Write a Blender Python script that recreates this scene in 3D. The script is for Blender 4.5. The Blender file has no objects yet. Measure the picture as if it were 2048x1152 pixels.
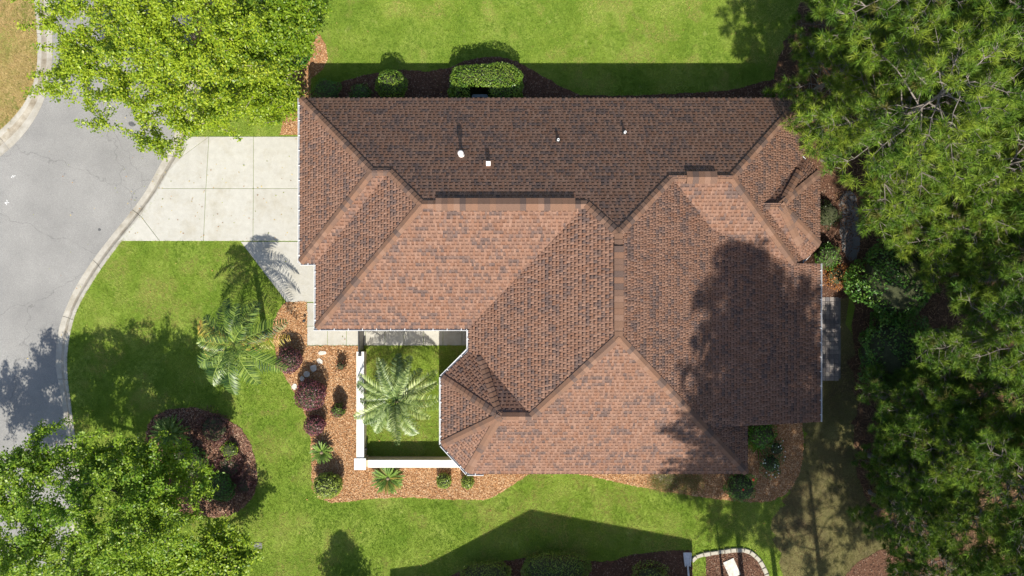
import bpy, bmesh, math, random
import numpy as np
from mathutils import Vector, Matrix

# ------------------------------------------------------------------ camera, sky, sun
SC = bpy.context.scene
COL = SC.collection
CAMH = 34.0
FPX = 1428.0                     # focal length in photo pixels (photo is 2048 wide)
cam = bpy.data.cameras.new('camera'); camo = bpy.data.objects.new('camera', cam); COL.objects.link(camo)
cam.sensor_width = 36.0; cam.lens = FPX / 2048 * 36.0; cam.clip_end = 1500.0
camo.location = (0, 0, CAMH); camo.rotation_euler = (0, 0, 0)
SC.camera = camo

SUNDIR = Vector((-0.106, 0.905, -1.0)).normalized()
W = bpy.data.worlds.new('World'); SC.world = W; W.use_nodes = True
wn = W.node_tree.nodes; wl = W.node_tree.links
sky = wn.new('ShaderNodeTexSky'); sky.sky_type = 'NISHITA'; sky.sun_disc = False
sky.sun_elevation = math.asin(-SUNDIR.z); sky.sun_rotation = math.pi - 0.112
sky.air_density = 1.0; sky.dust_density = 1.2
bg = wn['Background']; bg.inputs['Strength'].default_value = 0.11
wl.new(sky.outputs[0], bg.inputs[0])
sun = bpy.data.lights.new('sun', 'SUN'); suno = bpy.data.objects.new('sun', sun); COL.objects.link(suno)
sun.energy = 4.8; sun.angle = math.radians(0.6); sun.color = (1.0, 0.95, 0.86)
suno.rotation_euler = SUNDIR.to_track_quat('-Z', 'Y').to_euler(); suno.location = (10, -60, 70)
SC.view_settings.view_transform = 'Standard'; SC.view_settings.look = 'None'
SC.view_settings.exposure = 0.9; SC.view_settings.gamma = 1.0
SC.view_settings.use_curve_mapping = False

# ------------------------------------------------------------------ helpers
rng = np.random.default_rng(7); random.seed(7)
def G(px, py, z=0.0):
    s = (CAMH - z) / FPX
    return ((px - 1024) * s, (576 - py) * s)
def GP(pts, z=0.0): return [G(a, b, z) for a, b in pts]
def new_obj(name, me, parent=None, mat=None, loc=None):
    o = bpy.data.objects.new(name, me); COL.objects.link(o)
    if mat is not None and me is not None: me.materials.clear(); me.materials.append(mat)
    if parent is not None: o.parent = parent
    if loc is not None: o.location = loc
    return o
def empty(name, loc, rz=0.0):
    o = bpy.data.objects.new(name, None); COL.objects.link(o); o.location = loc; o.rotation_euler = (0, 0, rz)
    o.empty_display_size = 0.2
    return o
def tag(o, label=None, cat=None, group=None, kind=None):
    if label: o['label'] = label
    if cat: o['category'] = cat
    if group: o['group'] = group
    if kind: o['kind'] = kind
    return o
def mesh_np(name, V, F, colors=None, smooth=False):
    """V (n,3); F (m,k) equal-sized faces; colors (m,3) per face"""
    V = np.ascontiguousarray(V, dtype=np.float32); F = np.ascontiguousarray(F, dtype=np.int32)
    me = bpy.data.meshes.new(name); m, k = F.shape
    me.vertices.add(len(V)); me.vertices.foreach_set('co', V.ravel())
    me.loops.add(m * k); me.loops.foreach_set('vertex_index', F.ravel())
    me.polygons.add(m); me.polygons.foreach_set('loop_start', np.arange(0, m * k, k, dtype=np.int32))
    try: me.polygons.foreach_set('loop_total', np.full(m, k, dtype=np.int32))
    except Exception: pass
    if colors is not None:
        a = me.attributes.new('Col', 'FLOAT_COLOR', 'FACE')
        c = np.ones((m, 4), dtype=np.float32); c[:, :3] = np.clip(colors, 0, 1)
        a.data.foreach_set('color', c.ravel())
    if smooth: me.polygons.foreach_set('use_smooth', np.ones(m, dtype=bool))
    me.update(calc_edges=True)
    return me
def mesh_py(name, V, F, smooth=False):
    me = bpy.data.meshes.new(name); me.from_pydata([tuple(v) for v in V], [], F)
    if smooth:
        for p in me.polygons: p.use_smooth = True
    me.update(); return me
class MB:
    def __init__(s): s.v = []; s.f = []
    def add(s, V, F):
        b = len(s.v); s.v += [tuple(v) for v in V]; s.f += [tuple(i + b for i in f) for f in F]
    def box(s, c, d, rz=0.0):
        x, y, z = d[0] / 2, d[1] / 2, d[2] / 2; ca, sa = math.cos(rz), math.sin(rz)
        V = []
        for dz in (-z, z):
            for dx, dy in ((-x, -y), (x, -y), (x, y), (-x, y)):
                V.append((c[0] + dx * ca - dy * sa, c[1] + dx * sa + dy * ca, c[2] + dz))
        s.add(V, [(3, 2, 1, 0), (4, 5, 6, 7), (0, 1, 5, 4), (1, 2, 6, 5), (2, 3, 7, 6), (3, 0, 4, 7)])
    def prism(s, pts, z0, z1):
        n = len(pts)
        if sum(pts[i][0] * pts[(i + 1) % n][1] - pts[(i + 1) % n][0] * pts[i][1] for i in range(n)) < 0: pts = pts[::-1]
        V = [(x, y, z0) for x, y in pts] + [(x, y, z1) for x, y in pts]
        s.add(V, [tuple(range(n, 2 * n)), tuple(range(n - 1, -1, -1))] + [(i, (i + 1) % n, n + (i + 1) % n, n + i) for i in range(n)])
    def tube(s, pts, rads, n=8, cap=True):
        pts = [Vector(p) for p in pts]; rings = []; V = []; F = []
        for i, p in enumerate(pts):
            t = (pts[min(i + 1, len(pts) - 1)] - pts[max(i - 1, 0)])
            t = t.normalized() if t.length > 1e-9 else Vector((0, 0, 1))
            a = t.orthogonal().normalized() if i == 0 else (rings[-1] - t * rings[-1].dot(t)).normalized()
            rings.append(a); b = t.cross(a)
            for k in range(n):
                an = 2 * math.pi * k / n
                V.append(p + (a * math.cos(an) + b * math.sin(an)) * rads[i])
        for i in range(len(pts) - 1):
            for k in range(n):
                F.append((i * n + k, i * n + (k + 1) % n, (i + 1) * n + (k + 1) % n, (i + 1) * n + k))
        if cap: F.append(tuple(range(n - 1, -1, -1))); F.append(tuple((len(pts) - 1) * n + k for k in range(n)))
        s.add(V, F)
    def lathe(s, prof, n=24, c=(0, 0, 0)):
        V = []; F = []
        for r, z in prof:
            for k in range(n):
                a = 2 * math.pi * k / n; V.append((c[0] + r * math.cos(a), c[1] + r * math.sin(a), c[2] + z))
        for i in range(len(prof) - 1):
            for k in range(n): F.append((i * n + k, i * n + (k + 1) % n, (i + 1) * n + (k + 1) % n, (i + 1) * n + k))
        F.append(tuple(range(n - 1, -1, -1))); F.append(tuple((len(prof) - 1) * n + k for k in range(n)))
        s.add(V, F)
    def build(s, name, mat, parent=None, smooth=False, loc=None):
        return new_obj(name, mesh_py(name, s.v, s.f, smooth), parent, mat, loc)
def pip(P, poly):
    x, y = P[:, 0], P[:, 1]; ins = np.zeros(len(P), bool); n = len(poly)
    for i in range(n):
        x1, y1 = poly[i]; x2, y2 = poly[(i + 1) % n]
        if y1 == y2: continue
        c = ((y1 > y) != (y2 > y)) & (x < (x2 - x1) * (y - y1) / (y2 - y1) + x1)
        ins ^= c
    return ins
def vnoise(P, scale, seed):
    """smooth value noise in numpy, 0..1"""
    r = np.random.default_rng(seed).random((64, 64)); q = P[:, :2] / scale + 1000
    i = np.floor(q).astype(int); f = q - i; f = f * f * (3 - 2 * f); i &= 63; j = (i + 1) & 63
    a = r[i[:, 0], i[:, 1]]; b = r[j[:, 0], i[:, 1]]; c = r[i[:, 0], j[:, 1]]; d = r[j[:, 0], j[:, 1]]
    return (a * (1 - f[:, 0]) + b * f[:, 0]) * (1 - f[:, 1]) + (c * (1 - f[:, 0]) + d * f[:, 0]) * f[:, 1]
def smooth_poly(pts, it=2, closed=True):
    for _ in range(it):
        q = []; n = len(pts)
        for i in range(n if closed else n - 1):
            a, b = pts[i], pts[(i + 1) % n]
            q.append((a[0] * .75 + b[0] * .25, a[1] * .75 + b[1] * .25)); q.append((a[0] * .25 + b[0] * .75, a[1] * .25 + b[1] * .75))
        if not closed: q = [pts[0]] + q + [pts[-1]]
        pts = q
    return pts

# ------------------------------------------------------------------ materials
def mat_base(name):
    m = bpy.data.materials.new(name); m.use_nodes = True; nt = m.node_tree
    return m, nt.nodes, nt.links, nt.nodes['Principled BSDF']
def noise_node(N, L, scale, detail=4.0, coord='Object', rough=0.6):
    tc = N.new('ShaderNodeTexCoord'); n = N.new('ShaderNodeTexNoise')
    n.inputs['Scale'].default_value = scale; n.inputs['Detail'].default_value = detail; n.inputs['Roughness'].default_value = rough
    L.new(tc.outputs[coord], n.inputs['Vector']); return n
def ramp(N, stops, interp='LINEAR'):
    r = N.new('ShaderNodeValToRGB'); e = r.color_ramp.elements; r.color_ramp.interpolation = interp
    while len(e) < len(stops): e.new(0.5)
    for i, (p, c) in enumerate(stops): e[i].position = p; e[i].color = (*c, 1)
    return r
def mixc(N, L, a, b, fac, mode='MIX'):
    m = N.new('ShaderNodeMix'); m.data_type = 'RGBA'; m.blend_type = mode
    for s, v in ((m.inputs[0], fac), (m.inputs[6], a), (m.inputs[7], b)):
        if hasattr(v, 'is_linked'): L.new(v, s)
        elif isinstance(v, (int, float)): s.default_value = v
        else: s.default_value = (*v, 1)
    return m.outputs[2]
def bump(N, L, B, h, strength, dist=0.02):
    b = N.new('ShaderNodeBump'); b.inputs['Strength'].default_value = strength; b.inputs['Distance'].default_value = dist
    L.new(h, b.inputs['Height']); L.new(b.outputs[0], B.inputs['Normal'])
def pmat(name, stops, scale=6.0, rough=0.85, bump_s=0.0, bump_scale=60.0, scale2=None, amt2=0.25, metal=0.0, coord='Object', spec=0.3):
    """noise-ramped colour, optional second larger tone noise and fine bump"""
    m, N, L, B = mat_base(name)
    n = noise_node(N, L, scale, coord=coord); r = ramp(N, stops); L.new(n.outputs[0], r.inputs[0]); c = r.outputs[0]
    if scale2:
        n2 = noise_node(N, L, scale2, 5.0, coord); r2 = ramp(N, [(0.3, (1 - amt2,) * 3), (0.7, (1 + amt2 * .3,) * 3)]); L.new(n2.outputs[0], r2.inputs[0])
        c = mixc(N, L, c, r2.outputs[0], 1.0, 'MULTIPLY')
    L.new(c, B.inputs['Base Color']); B.inputs['Roughness'].default_value = rough; B.inputs['Metallic'].default_value = metal
    B.inputs['Specular IOR Level'].default_value = spec
    if bump_s:
        nb = noise_node(N, L, bump_scale, 3.0, coord); bump(N, L, B, nb.outputs[0], bump_s)
    return m
def leafmat(name, trans=0.35, rough=0.5, tint=(1, 1, 1), spec=0.3):
    m, N, L, B = mat_base(name)
    at = N.new('ShaderNodeAttribute'); at.attribute_name = 'Col'
    oi = N.new('ShaderNodeObjectInfo'); r = ramp(N, [(0.0, (.72, .8, .78)), (1.0, (1.17, 1.1, 1.0))]); L.new(oi.outputs['Random'], r.inputs[0])
    c = mixc(N, L, at.outputs['Color'], r.outputs[0], 1.0, 'MULTIPLY')
    if tint != (1, 1, 1): c = mixc(N, L, c, tint, 1.0, 'MULTIPLY')
    L.new(c, B.inputs['Base Color']); B.inputs['Roughness'].default_value = rough; B.inputs['Specular IOR Level'].default_value = spec
    t = N.new('ShaderNodeBsdfTranslucent'); c2 = mixc(N, L, c, (1.15, 1.2, .55), 1.0, 'MULTIPLY'); L.new(c2, t.inputs['Color'])
    mx = N.new('ShaderNodeMixShader'); mx.inputs[0].default_value = trans
    L.new(B.outputs[0], mx.inputs[1]); L.new(t.outputs[0], mx.inputs[2]); L.new(mx.outputs[0], N['Material Output'].inputs['Surface'])
    return m
def attrmat(name, rough=0.9, noise=0.35, nscale=90.0, spec=0.2):
    m, N, L, B = mat_base(name)
    at = N.new('ShaderNodeAttribute'); at.attribute_name = 'Col'
    n = noise_node(N, L, nscale, 2.0); r = ramp(N, [(0.25, (1 - noise,) * 3), (0.75, (1 + noise,) * 3)]); L.new(n.outputs[0], r.inputs[0])
    L.new(mixc(N, L, at.outputs['Color'], r.outputs[0], 1.0, 'MULTIPLY'), B.inputs['Base Color'])
    B.inputs['Roughness'].default_value = rough; B.inputs['Specular IOR Level'].default_value = spec
    return m
M = {}
M['far_ground'] = pmat('far_ground', [(.3, (.05, .075, .02)), (.7, (.09, .11, .03))], .4, .95)
def lawn_mat(name, a, b, c, dry):
    m, N, L, B = mat_base(name)
    n1 = noise_node(N, L, .55, 6, rough=.62); r1 = ramp(N, [(.32, a), (.5, b), (.66, c)]); L.new(n1.outputs[0], r1.inputs[0])
    n2 = noise_node(N, L, 26, 3); r2 = ramp(N, [(.3, (.55, .6, .5)), (.7, (1.3, 1.25, 1.2))]); L.new(n2.outputs[0], r2.inputs[0])
    col = mixc(N, L, r1.outputs[0], r2.outputs[0], 1.0, 'MULTIPLY')
    n3 = noise_node(N, L, 1.6, 5, rough=.7); r3 = ramp(N, [(.6, (0, 0, 0)), (.75, (.6, .6, .6))]); L.new(n3.outputs[0], r3.inputs[0])
    L.new(mixc(N, L, col, dry, r3.outputs[0]), B.inputs['Base Color']); B.inputs['Roughness'].default_value = .95; B.inputs['Specular IOR Level'].default_value = .1
    n4 = noise_node(N, L, 45, 2); bump(N, L, B, n4.outputs[0], .8, .05)
    return m
M['lawn'] = lawn_mat('lawn', (.11, .18, .02), (.16, .23, .032), (.215, .275, .052), (.33, .31, .12))
M['dry_lawn'] = lawn_mat('dry_lawn', (.26, .2, .085), (.34, .25, .11), (.22, .22, .06), (.42, .3, .15))
M['worn'] = lawn_mat('worn_lawn', (.1, .08, .045), (.13, .115, .05), (.17, .155, .065), (.16, .115, .07))
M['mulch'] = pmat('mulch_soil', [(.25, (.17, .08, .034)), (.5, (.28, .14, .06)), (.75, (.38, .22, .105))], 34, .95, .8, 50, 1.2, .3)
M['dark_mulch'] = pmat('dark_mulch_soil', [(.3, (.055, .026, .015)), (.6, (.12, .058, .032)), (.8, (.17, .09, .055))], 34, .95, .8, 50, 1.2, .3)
M['litter'] = pmat('forest_litter', [(.3, (.045, .025, .014)), (.55, (.11, .06, .03)), (.75, (.19, .11, .06))], 16, .95, .9, 40, .8, .4)
M['chip'] = attrmat('bark_chip', .9, .2)
M['grass'] = leafmat('grass_blade', .25, .6, spec=.15)
M['leaf'] = leafmat('tree_leaf', .38, .42)
M['needle'] = leafmat('pine_needle', .16, .5, spec=.2)
M['shrub'] = leafmat('shrub_leaf', .25, .4)
M['palm'] = leafmat('palm_leaflet', .1, .42, spec=.32)
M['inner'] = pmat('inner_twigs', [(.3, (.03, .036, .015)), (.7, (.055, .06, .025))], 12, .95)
M['bark'] = pmat('bark', [(.3, (.13, .1, .075)), (.7, (.3, .25, .2))], 9, .9, .6, 30)
M['pine_bark'] = pmat('pine_bark', [(.3, (.12, .1, .085)), (.6, (.22, .19, .165)), (.8, (.3, .265, .235))], 7, .9, .7, 18)
M['palm_bark'] = pmat('palm_bark', [(.3, (.12, .085, .05)), (.7, (.26, .2, .13))], 20, .95, .7, 40)

def asphalt():
    m, N, L, B = mat_base('asphalt')
    n = noise_node(N, L, 60, 3); r = ramp(N, [(.3, (.14, .136, .126)), (.55, (.22, .213, .199)), (.75, (.33, .32, .301))]); L.new(n.outputs[0], r.inputs[0])
    n2 = noise_node(N, L, .35, 5); r2 = ramp(N, [(.3, (.8, .8, .8)), (.65, (1.06, 1.06, 1.05))]); L.new(n2.outputs[0], r2.inputs[0])
    c = mixc(N, L, r.outputs[0], r2.outputs[0], 1.0, 'MULTIPLY')
    tc = N.new('ShaderNodeTexCoord'); nd = N.new('ShaderNodeTexNoise'); nd.inputs['Scale'].default_value = 1.3; nd.inputs['Detail'].default_value = 6
    L.new(tc.outputs['Object'], nd.inputs['Vector'])
    ad = N.new('ShaderNodeVectorMath'); ad.operation = 'MULTIPLY_ADD'; ad.inputs[1].default_value = (.9, .9, .9)
    L.new(nd.outputs['Color'], ad.inputs[0]); L.new(tc.outputs['Object'], ad.inputs[2])
    v = N.new('ShaderNodeTexVoronoi'); v.feature = 'DISTANCE_TO_EDGE'; v.inputs['Scale'].default_value = .17; L.new(ad.outputs[0], v.inputs['Vector'])
    rc = ramp(N, [(0, (.72, .72, .72)), (.0008, (.84, .84, .84)), (.0016, (1, 1, 1))]); L.new(v.outputs['Distance'], rc.inputs[0])
    L.new(mixc(N, L, c, rc.outputs[0], 1.0, 'MULTIPLY'), B.inputs['Base Color']); B.inputs['Roughness'].default_value = .9
    n4 = noise_node(N, L, 90, 2); bump(N, L, B, n4.outputs[0], .5, .01)
    return m
M['asphalt'] = asphalt()
def concrete(name, a, b, stain):
    m, N, L, B = mat_base(name)
    n = noise_node(N, L, 3.0, 8, rough=.7); r = ramp(N, [(.3, a), (.7, b)]); L.new(n.outputs[0], r.inputs[0])
    n2 = noise_node(N, L, .9, 6, rough=.7); r2 = ramp(N, [(.48, (1, 1, 1)), (.72, stain)]); L.new(n2.outputs[0], r2.inputs[0])
    n3 = noise_node(N, L, 70, 2); r3 = ramp(N, [(.3, (.9, .9, .9)), (.7, (1.06, 1.06, 1.06))]); L.new(n3.outputs[0], r3.inputs[0])
    c = mixc(N, L, r.outputs[0], r2.outputs[0], 1.0, 'MULTIPLY'); c = mixc(N, L, c, r3.outputs[0], 1.0, 'MULTIPLY')
    oi = N.new('ShaderNodeObjectInfo'); r4 = ramp(N, [(0, (.95, .95, .95)), (1, (1.03, 1.03, 1.02))]); L.new(oi.outputs['Random'], r4.inputs[0])
    L.new(mixc(N, L, c, r4.outputs[0], 1.0, 'MULTIPLY'), B.inputs['Base Color']); B.inputs['Roughness'].default_value = .88
    bump(N, L, B, n3.outputs[0], .2, .01)
    return m
M['concrete'] = concrete('driveway_concrete', (.325, .312, .272), (.385, .37, .325), (.85, .82, .75))
M['kerb'] = concrete('kerb_concrete', (.26, .24, .2), (.37, .345, .295), (.7, .66, .58))
M['kerb_dirt'] = concrete('stained_kerb_concrete', (.17, .145, .105), (.33, .3, .245), (.6, .52, .42))
M['path_concrete'] = concrete('old_path_concrete', (.12, .12, .115), (.18, .175, .165), (.6, .58, .52))
M['shingle'] = attrmat('asphalt_shingle', .92, .22, 70)
def capmat():
    m, N, L, B = mat_base('ridge_cap_shingle')
    oi = N.new('ShaderNodeObjectInfo')
    r = ramp(N, [(0, (.15, .085, .055)), (.3, (.175, .103, .07)), (.48, (.128, .076, .053)), (.66, (.095, .063, .05)), (.8, (.16, .088, .056))], 'CONSTANT'); L.new(oi.outputs['Random'], r.inputs[0])
    n = noise_node(N, L, 40, 3); r2 = ramp(N, [(.3, (.8, .8, .8)), (.7, (1.15, 1.15, 1.15))]); L.new(n.outputs[0], r2.inputs[0])
    L.new(mixc(N, L, r.outputs[0], r2.outputs[0], 1.0, 'MULTIPLY'), B.inputs['Base Color']); B.inputs['Roughness'].default_value = .92; B.inputs['Specular IOR Level'].default_value = .2
    return m
M['cap'] = capmat()
M['deck'] = pmat('roof_felt', [(.3, (.07, .04, .03)), (.7, (.12, .07, .05))], 20, .95)
M['white'] = pmat('white_painted_metal', [(.3, (.5, .5, .49)), (.7, (.6, .6, .59))], 5, .45)
M['gutter_in'] = pmat('gutter_trough', [(.3, (.28, .29, .31)), (.7, (.42, .43, .45))], 6, .5)
M['stucco'] = pmat('beige_stucco', [(.3, (.46, .38, .25)), (.7, (.56, .47, .32))], 14, .9, .4, 60)
M['wallcap'] = pmat('white_wall_cap', [(.3, (.52, .51, .47)), (.7, (.62, .61, .57))], 4, .8, .15, 40, 1.5, .15)
M['black_metal'] = pmat('black_metal', [(.3, (.018, .018, .02)), (.7, (.04, .038, .038))], 20, .5)
M['grey_metal'] = pmat('grey_metal', [(.3, (.13, .125, .12)), (.7, (.2, .19, .185))], 20, .5, metal=.3)
M['vent_pink'] = pmat('vent_paint', [(.3, (.68, .58, .54)), (.7, (.78, .7, .66))], 9, .5)
M['lead'] = pmat('vent_lead', [(.3, (.5, .5, .5)), (.7, (.66, .66, .66))], 12, .5)
M['rubber'] = pmat('vent_boot', [(.3, (.02, .02, .02)), (.7, (.04, .04, .04))], 12, .8)
M['ac'] = pmat('ac_casing', [(.3, (.24, .32, .40)), (.7, (.32, .41, .48))], 8, .5)
M['stone'] = pmat('flagstone', [(.3, (.36, .33, .28)), (.7, (.56, .53, .47))], 7, .85, .4, 25)
M['edging'] = pmat('edging_stone', [(.3, (.27, .245, .19)), (.7, (.42, .39, .32))], 9, .9, .4, 30)
def pavermat():
    m, N, L, B = mat_base('paver'); oi = N.new('ShaderNodeObjectInfo')
    r = ramp(N, [(0, (.16, .14, .13)), (.35, (.22, .19, .17)), (.7, (.12, .11, .11)), (.9, (.27, .24, .21))], 'CONSTANT'); L.new(oi.outputs['Random'], r.inputs[0])
    n = noise_node(N, L, 20, 3); r2 = ramp(N, [(.3, (.75, .75, .75)), (.7, (1.2, 1.2, 1.2))]); L.new(n.outputs[0], r2.inputs[0])
    L.new(mixc(N, L, r.outputs[0], r2.outputs[0], 1.0, 'MULTIPLY'), B.inputs['Base Color']); B.inputs['Roughness'].default_value = .9
    return m
M['paver'] = pavermat()
M['glass'] = pmat('window_glass', [(.3, (.03, .035, .04)), (.7, (.05, .055, .06))], 2, .08, spec=.6)
M['siding'] = pmat('house_stucco', [(.3, (.5, .42, .3)), (.7, (.58, .5, .37))], 10, .9, .3, 50)
M['nroof'] = pmat('neighbour_shingle', [(.3, (.1, .07, .055)), (.7, (.2, .14, .11))], 18, .95)

# ------------------------------------------------------------------ setting: ground, road, kerbs, lawns, beds, paving
def sheet(name, pts, z, mat, kind='structure', parent=None):
    n = len(pts)
    if sum(pts[i][0] * pts[(i + 1) % n][1] - pts[(i + 1) % n][0] * pts[i][1] for i in range(n)) < 0: pts = pts[::-1]
    o = new_obj(name, mesh_py(name, [(x, y, z) for x, y in pts], [tuple(range(n))]), parent, mat)
    if kind: o['kind'] = kind
    return o
sheet('ground', [(-500, -500), (500, -500), (500, 500), (-500, 500)], -0.30, M['far_ground'])
KE_road = [(430, -330), (410, -180), (397, -60), (388, 60), (378, 150), (358, 240), (338, 295), (312, 340), (283, 396), (200, 496), (153, 565), (131, 612), (116, 652), (109, 700), (110, 745), (120, 792), (128, 855), (138, 920), (142, 1000), (136, 1080), (118, 1180), (80, 1300), (20, 1420)]
KE_back = [(465, -330), (444, -180), (430, -60), (421, 60), (411, 150), (391, 240), (371, 300), (344, 344), (303, 409), (217, 515), (175, 580), (153, 620), (142, 659), (135, 700), (134, 745), (140, 792), (148, 855), (158, 920), (162, 1000), (156, 1080), (140, 1180), (105, 1300), (48, 1420)]
KW_road = [(48, -220), (84, -100), (96, -20), (103, 60), (103, 130), (92, 185), (70, 235), (32, 285), (-25, 330), (-110, 370), (-260, 405), (-520, 430)]
KW_back = [(20, -220), (56, -100), (67, -20), (74, 60), (76, 130), (66, 172), (45, 215), (8, 255), (-45, 296), (-125, 335), (-270, 370), (-520, 395)]
def dens(pts, n=5): return smooth_poly(GP(pts), 2, False)
ker, keb, kwr, kwb = dens(KE_road), dens(KE_back), dens(KW_road), dens(KW_back)
ZR = -0.09
sheet('road', ker[::1] + [(-35, -60), (-80, -60), (-80, 60), (-15, 60)], ZR, M['asphalt'])
def kerb(name, road, back, joint, shift=0):
    e = empty(name, (0, 0, 0)); e['kind'] = 'structure'
    n = len(road); i = 0
    R = [Vector((*p, 0)) for p in road]; K = [Vector((*p, 0)) for p in back]
    acc = [0]
    for a in range(1, n): acc.append(acc[-1] + (R[a] - R[a - 1]).length)
    def at(L, s):
        s = max(0, min(acc[-1], s))
        for a in range(1, n):
            if acc[a] >= s:
                t = (s - acc[a - 1]) / max(1e-9, acc[a] - acc[a - 1]); return L[a - 1].lerp(L[a], t)
        return L[-1]
    s = shift; prof = [(0.0, ZR - .1), (0.0, ZR + .012), (.42, ZR + .0), (.55, ZR + .02), (.72, ZR + .085), (.86, .012), (1.0, .014), (1.0, -.2)]
    while s < acc[-1] - .2:
        e1 = min(s + joint, acc[-1]) - .022; m = 7; V = []; F = []; k = len(prof)
        for q in range(m + 1):
            ss = s + (e1 - s) * q / m; a = at(R, ss); b = at(K, ss)
            for u, z in prof: p = a.lerp(b, u); V.append((p.x, p.y, z))
        for q in range(m):
            for j in range(k - 1): F.append((q * k + j, (q + 1) * k + j, (q + 1) * k + j + 1, q * k + j + 1))
        F.append(tuple(range(k))); F.append(tuple(m * k + j for j in range(k - 1, -1, -1)))
        ko = new_obj('kerb_section', mesh_py('kerb_section', V, [f[::-1] for f in F]), e, M['kerb']); ko.data.materials.append(M['kerb_dirt'])
        for q in range(m):
            for j in (2, 3): ko.data.polygons[q * (k - 1) + j].material_index = 1
        s += joint
    return e
kerb('kerb_east', ker, keb, 3.05, .25); kerb('kerb_west', kwr, kwb, 3.05, .9)
lawn_poly = keb + [(-35, -60), (80, -60), (80, 60), (-14, 60)]
sheet('lawn', lawn_poly, 0.0, M['lawn'])
island_poly = kwb + [(-60, 20), (-60, 40), (-24, 40)]
sheet('island_lawn', island_poly, 0.0, M['dry_lawn'])

# planting beds, worn grass and the woodland floor
bed_front = GP([(572, 604), (560, 618), (548, 640), (545, 668), (552, 705), (566, 745), (588, 785), (606, 815), (616, 845), (622, 880), (624, 930), (624, 975), (636, 997), (664, 1005), (705, 1001), (753, 996), (815, 994), (878, 997), (930, 999), (965, 1000), (985, 994), (1003, 984), (1041, 959), (1072, 940), (1072, 915), (950, 920), (726, 921), (726, 692), (614, 692), (614, 604)])
bed_south = GP([(1135, 935), (1147, 945), (1241, 966), (1337, 984), (1400, 993), (1453, 1000), (1500, 1005), (1537, 1003), (1569, 990), (1584, 973), (1594, 956), (1603, 930), (1606, 903), (1606, 870), (1603, 815), (1500, 800), (1440, 880), (1135, 900)])
bed_north = GP([(622, 222), (622, 186), (652, 172), (690, 161), (720, 153), (745, 147), (800, 140), (860, 143), (900, 135), (930, 122), (965, 115), (1000, 114), (1030, 121), (1060, 137), (1090, 155), (1120, 172), (1160, 190), (1230, 192), (1300, 190), (1400, 185), (1460, 180), (1500, 171), (1530, 162), (1570, 156), (1600, 160), (1600, 240), (1560, 240), (640, 240)])
bed_nw = GP([(400, 140), (380, 60), (400, -40), (560, -60), (620, -30), (618, 40), (635, 62), (652, 90), (656, 118), (645, 140), (622, 158), (622, 190), (622, 232), (640, 240), (640, 270), (560, 270), (566, 240), (585, 215), (600, 190), (590, 160), (540, 150), (470, 150)])
bed_sago = GP([(296, 850), (310, 830), (340, 818), (390, 815), (440, 830), (485, 858), (502, 890), (512, 925), (516, 960), (508, 990), (488, 1015), (462, 1030), (430, 1036), (400, 1030), (360, 1030), (320, 1010), (298, 960), (288, 900)])
bed_neigh = GP([(880, 1165), (920, 1140), (960, 1130), (1000, 1123), (1050, 1115), (1100, 1113), (1150, 1115), (1175, 1120), (1200, 1123), (1228, 1121), (1262, 1109), (1300, 1104), (1340, 1101), (1384, 1100), (1384, 1200), (880, 1200)])
bed_stone = GP([(1412, 1200), (1412, 1106), (1440, 1102), (1470, 1099), (1490, 1100), (1505, 1107), (1518, 1120), (1528, 1138), (1534, 1156), (1536, 1200)])
bed_dark = GP([(1664, 1200), (1690, 1152), (1715, 1125), (1755, 1102), (1810, 1085), (1900, 1080), (1960, 1100), (1960, 1200)])
bed_east = GP([(1545, 240), (1605, 262), (1650, 300), (1690, 380), (1706, 470), (1704, 540), (1692, 596), (1560, 596), (1540, 400)])
def jitter(pts, amp, it=1):
    pts = smooth_poly(pts, it); r = random.Random(len(pts))
    return [(x + r.uniform(-amp, amp), y + r.uniform(-amp, amp)) for x, y in pts]
worn = jitter(GP([(1606, 846), (1606, 905), (1590, 970), (1560, 1010), (1545, 1060), (1560, 1110), (1600, 1220), (1800, 1220), (1800, 700), (1690, 700), (1700, 420), (1640, 420), (1585, 700), (1585, 846)]), .22, 2)
woods = jitter(GP([(1560, 100), (1590, 60), (1620, -120), (1650, -400), (2700, -400), (2700, 1500), (1990, 1500), (1930, 1180), (1850, 1090), (1760, 1060), (1722, 1000), (1718, 930), (1712, 860), (1706, 800), (1700, 760), (1700, 600), (1712, 520), (1690, 440), (1640, 300), (1560, 240)]), .3, 2)
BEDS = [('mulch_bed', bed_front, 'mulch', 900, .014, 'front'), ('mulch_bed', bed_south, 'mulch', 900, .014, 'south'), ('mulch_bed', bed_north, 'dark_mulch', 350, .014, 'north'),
        ('mulch_bed', bed_nw, 'mulch', 420, .010, 'nw'), ('mulch_bed', bed_sago, 'dark_mulch', 800, .014, 'sago'), ('mulch_bed', bed_neigh, 'dark_mulch', 250, .014, 'neigh'),  # sago bed: ordinary mulch in shade, the shade put into its dark colours
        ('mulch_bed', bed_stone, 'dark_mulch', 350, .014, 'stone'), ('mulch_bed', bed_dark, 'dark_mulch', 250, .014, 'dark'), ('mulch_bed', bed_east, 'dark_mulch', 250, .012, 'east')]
sheet('worn_grass', worn, .004, M['worn']); sheet('woodland_floor', woods, .008, M['litter'])
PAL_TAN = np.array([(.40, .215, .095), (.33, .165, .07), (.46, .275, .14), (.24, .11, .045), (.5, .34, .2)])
PAL_DRK = np.array([(.13, .065, .04), (.09, .045, .03), (.19, .1, .065), (.24, .16, .11), (.06, .03, .02)])
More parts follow.
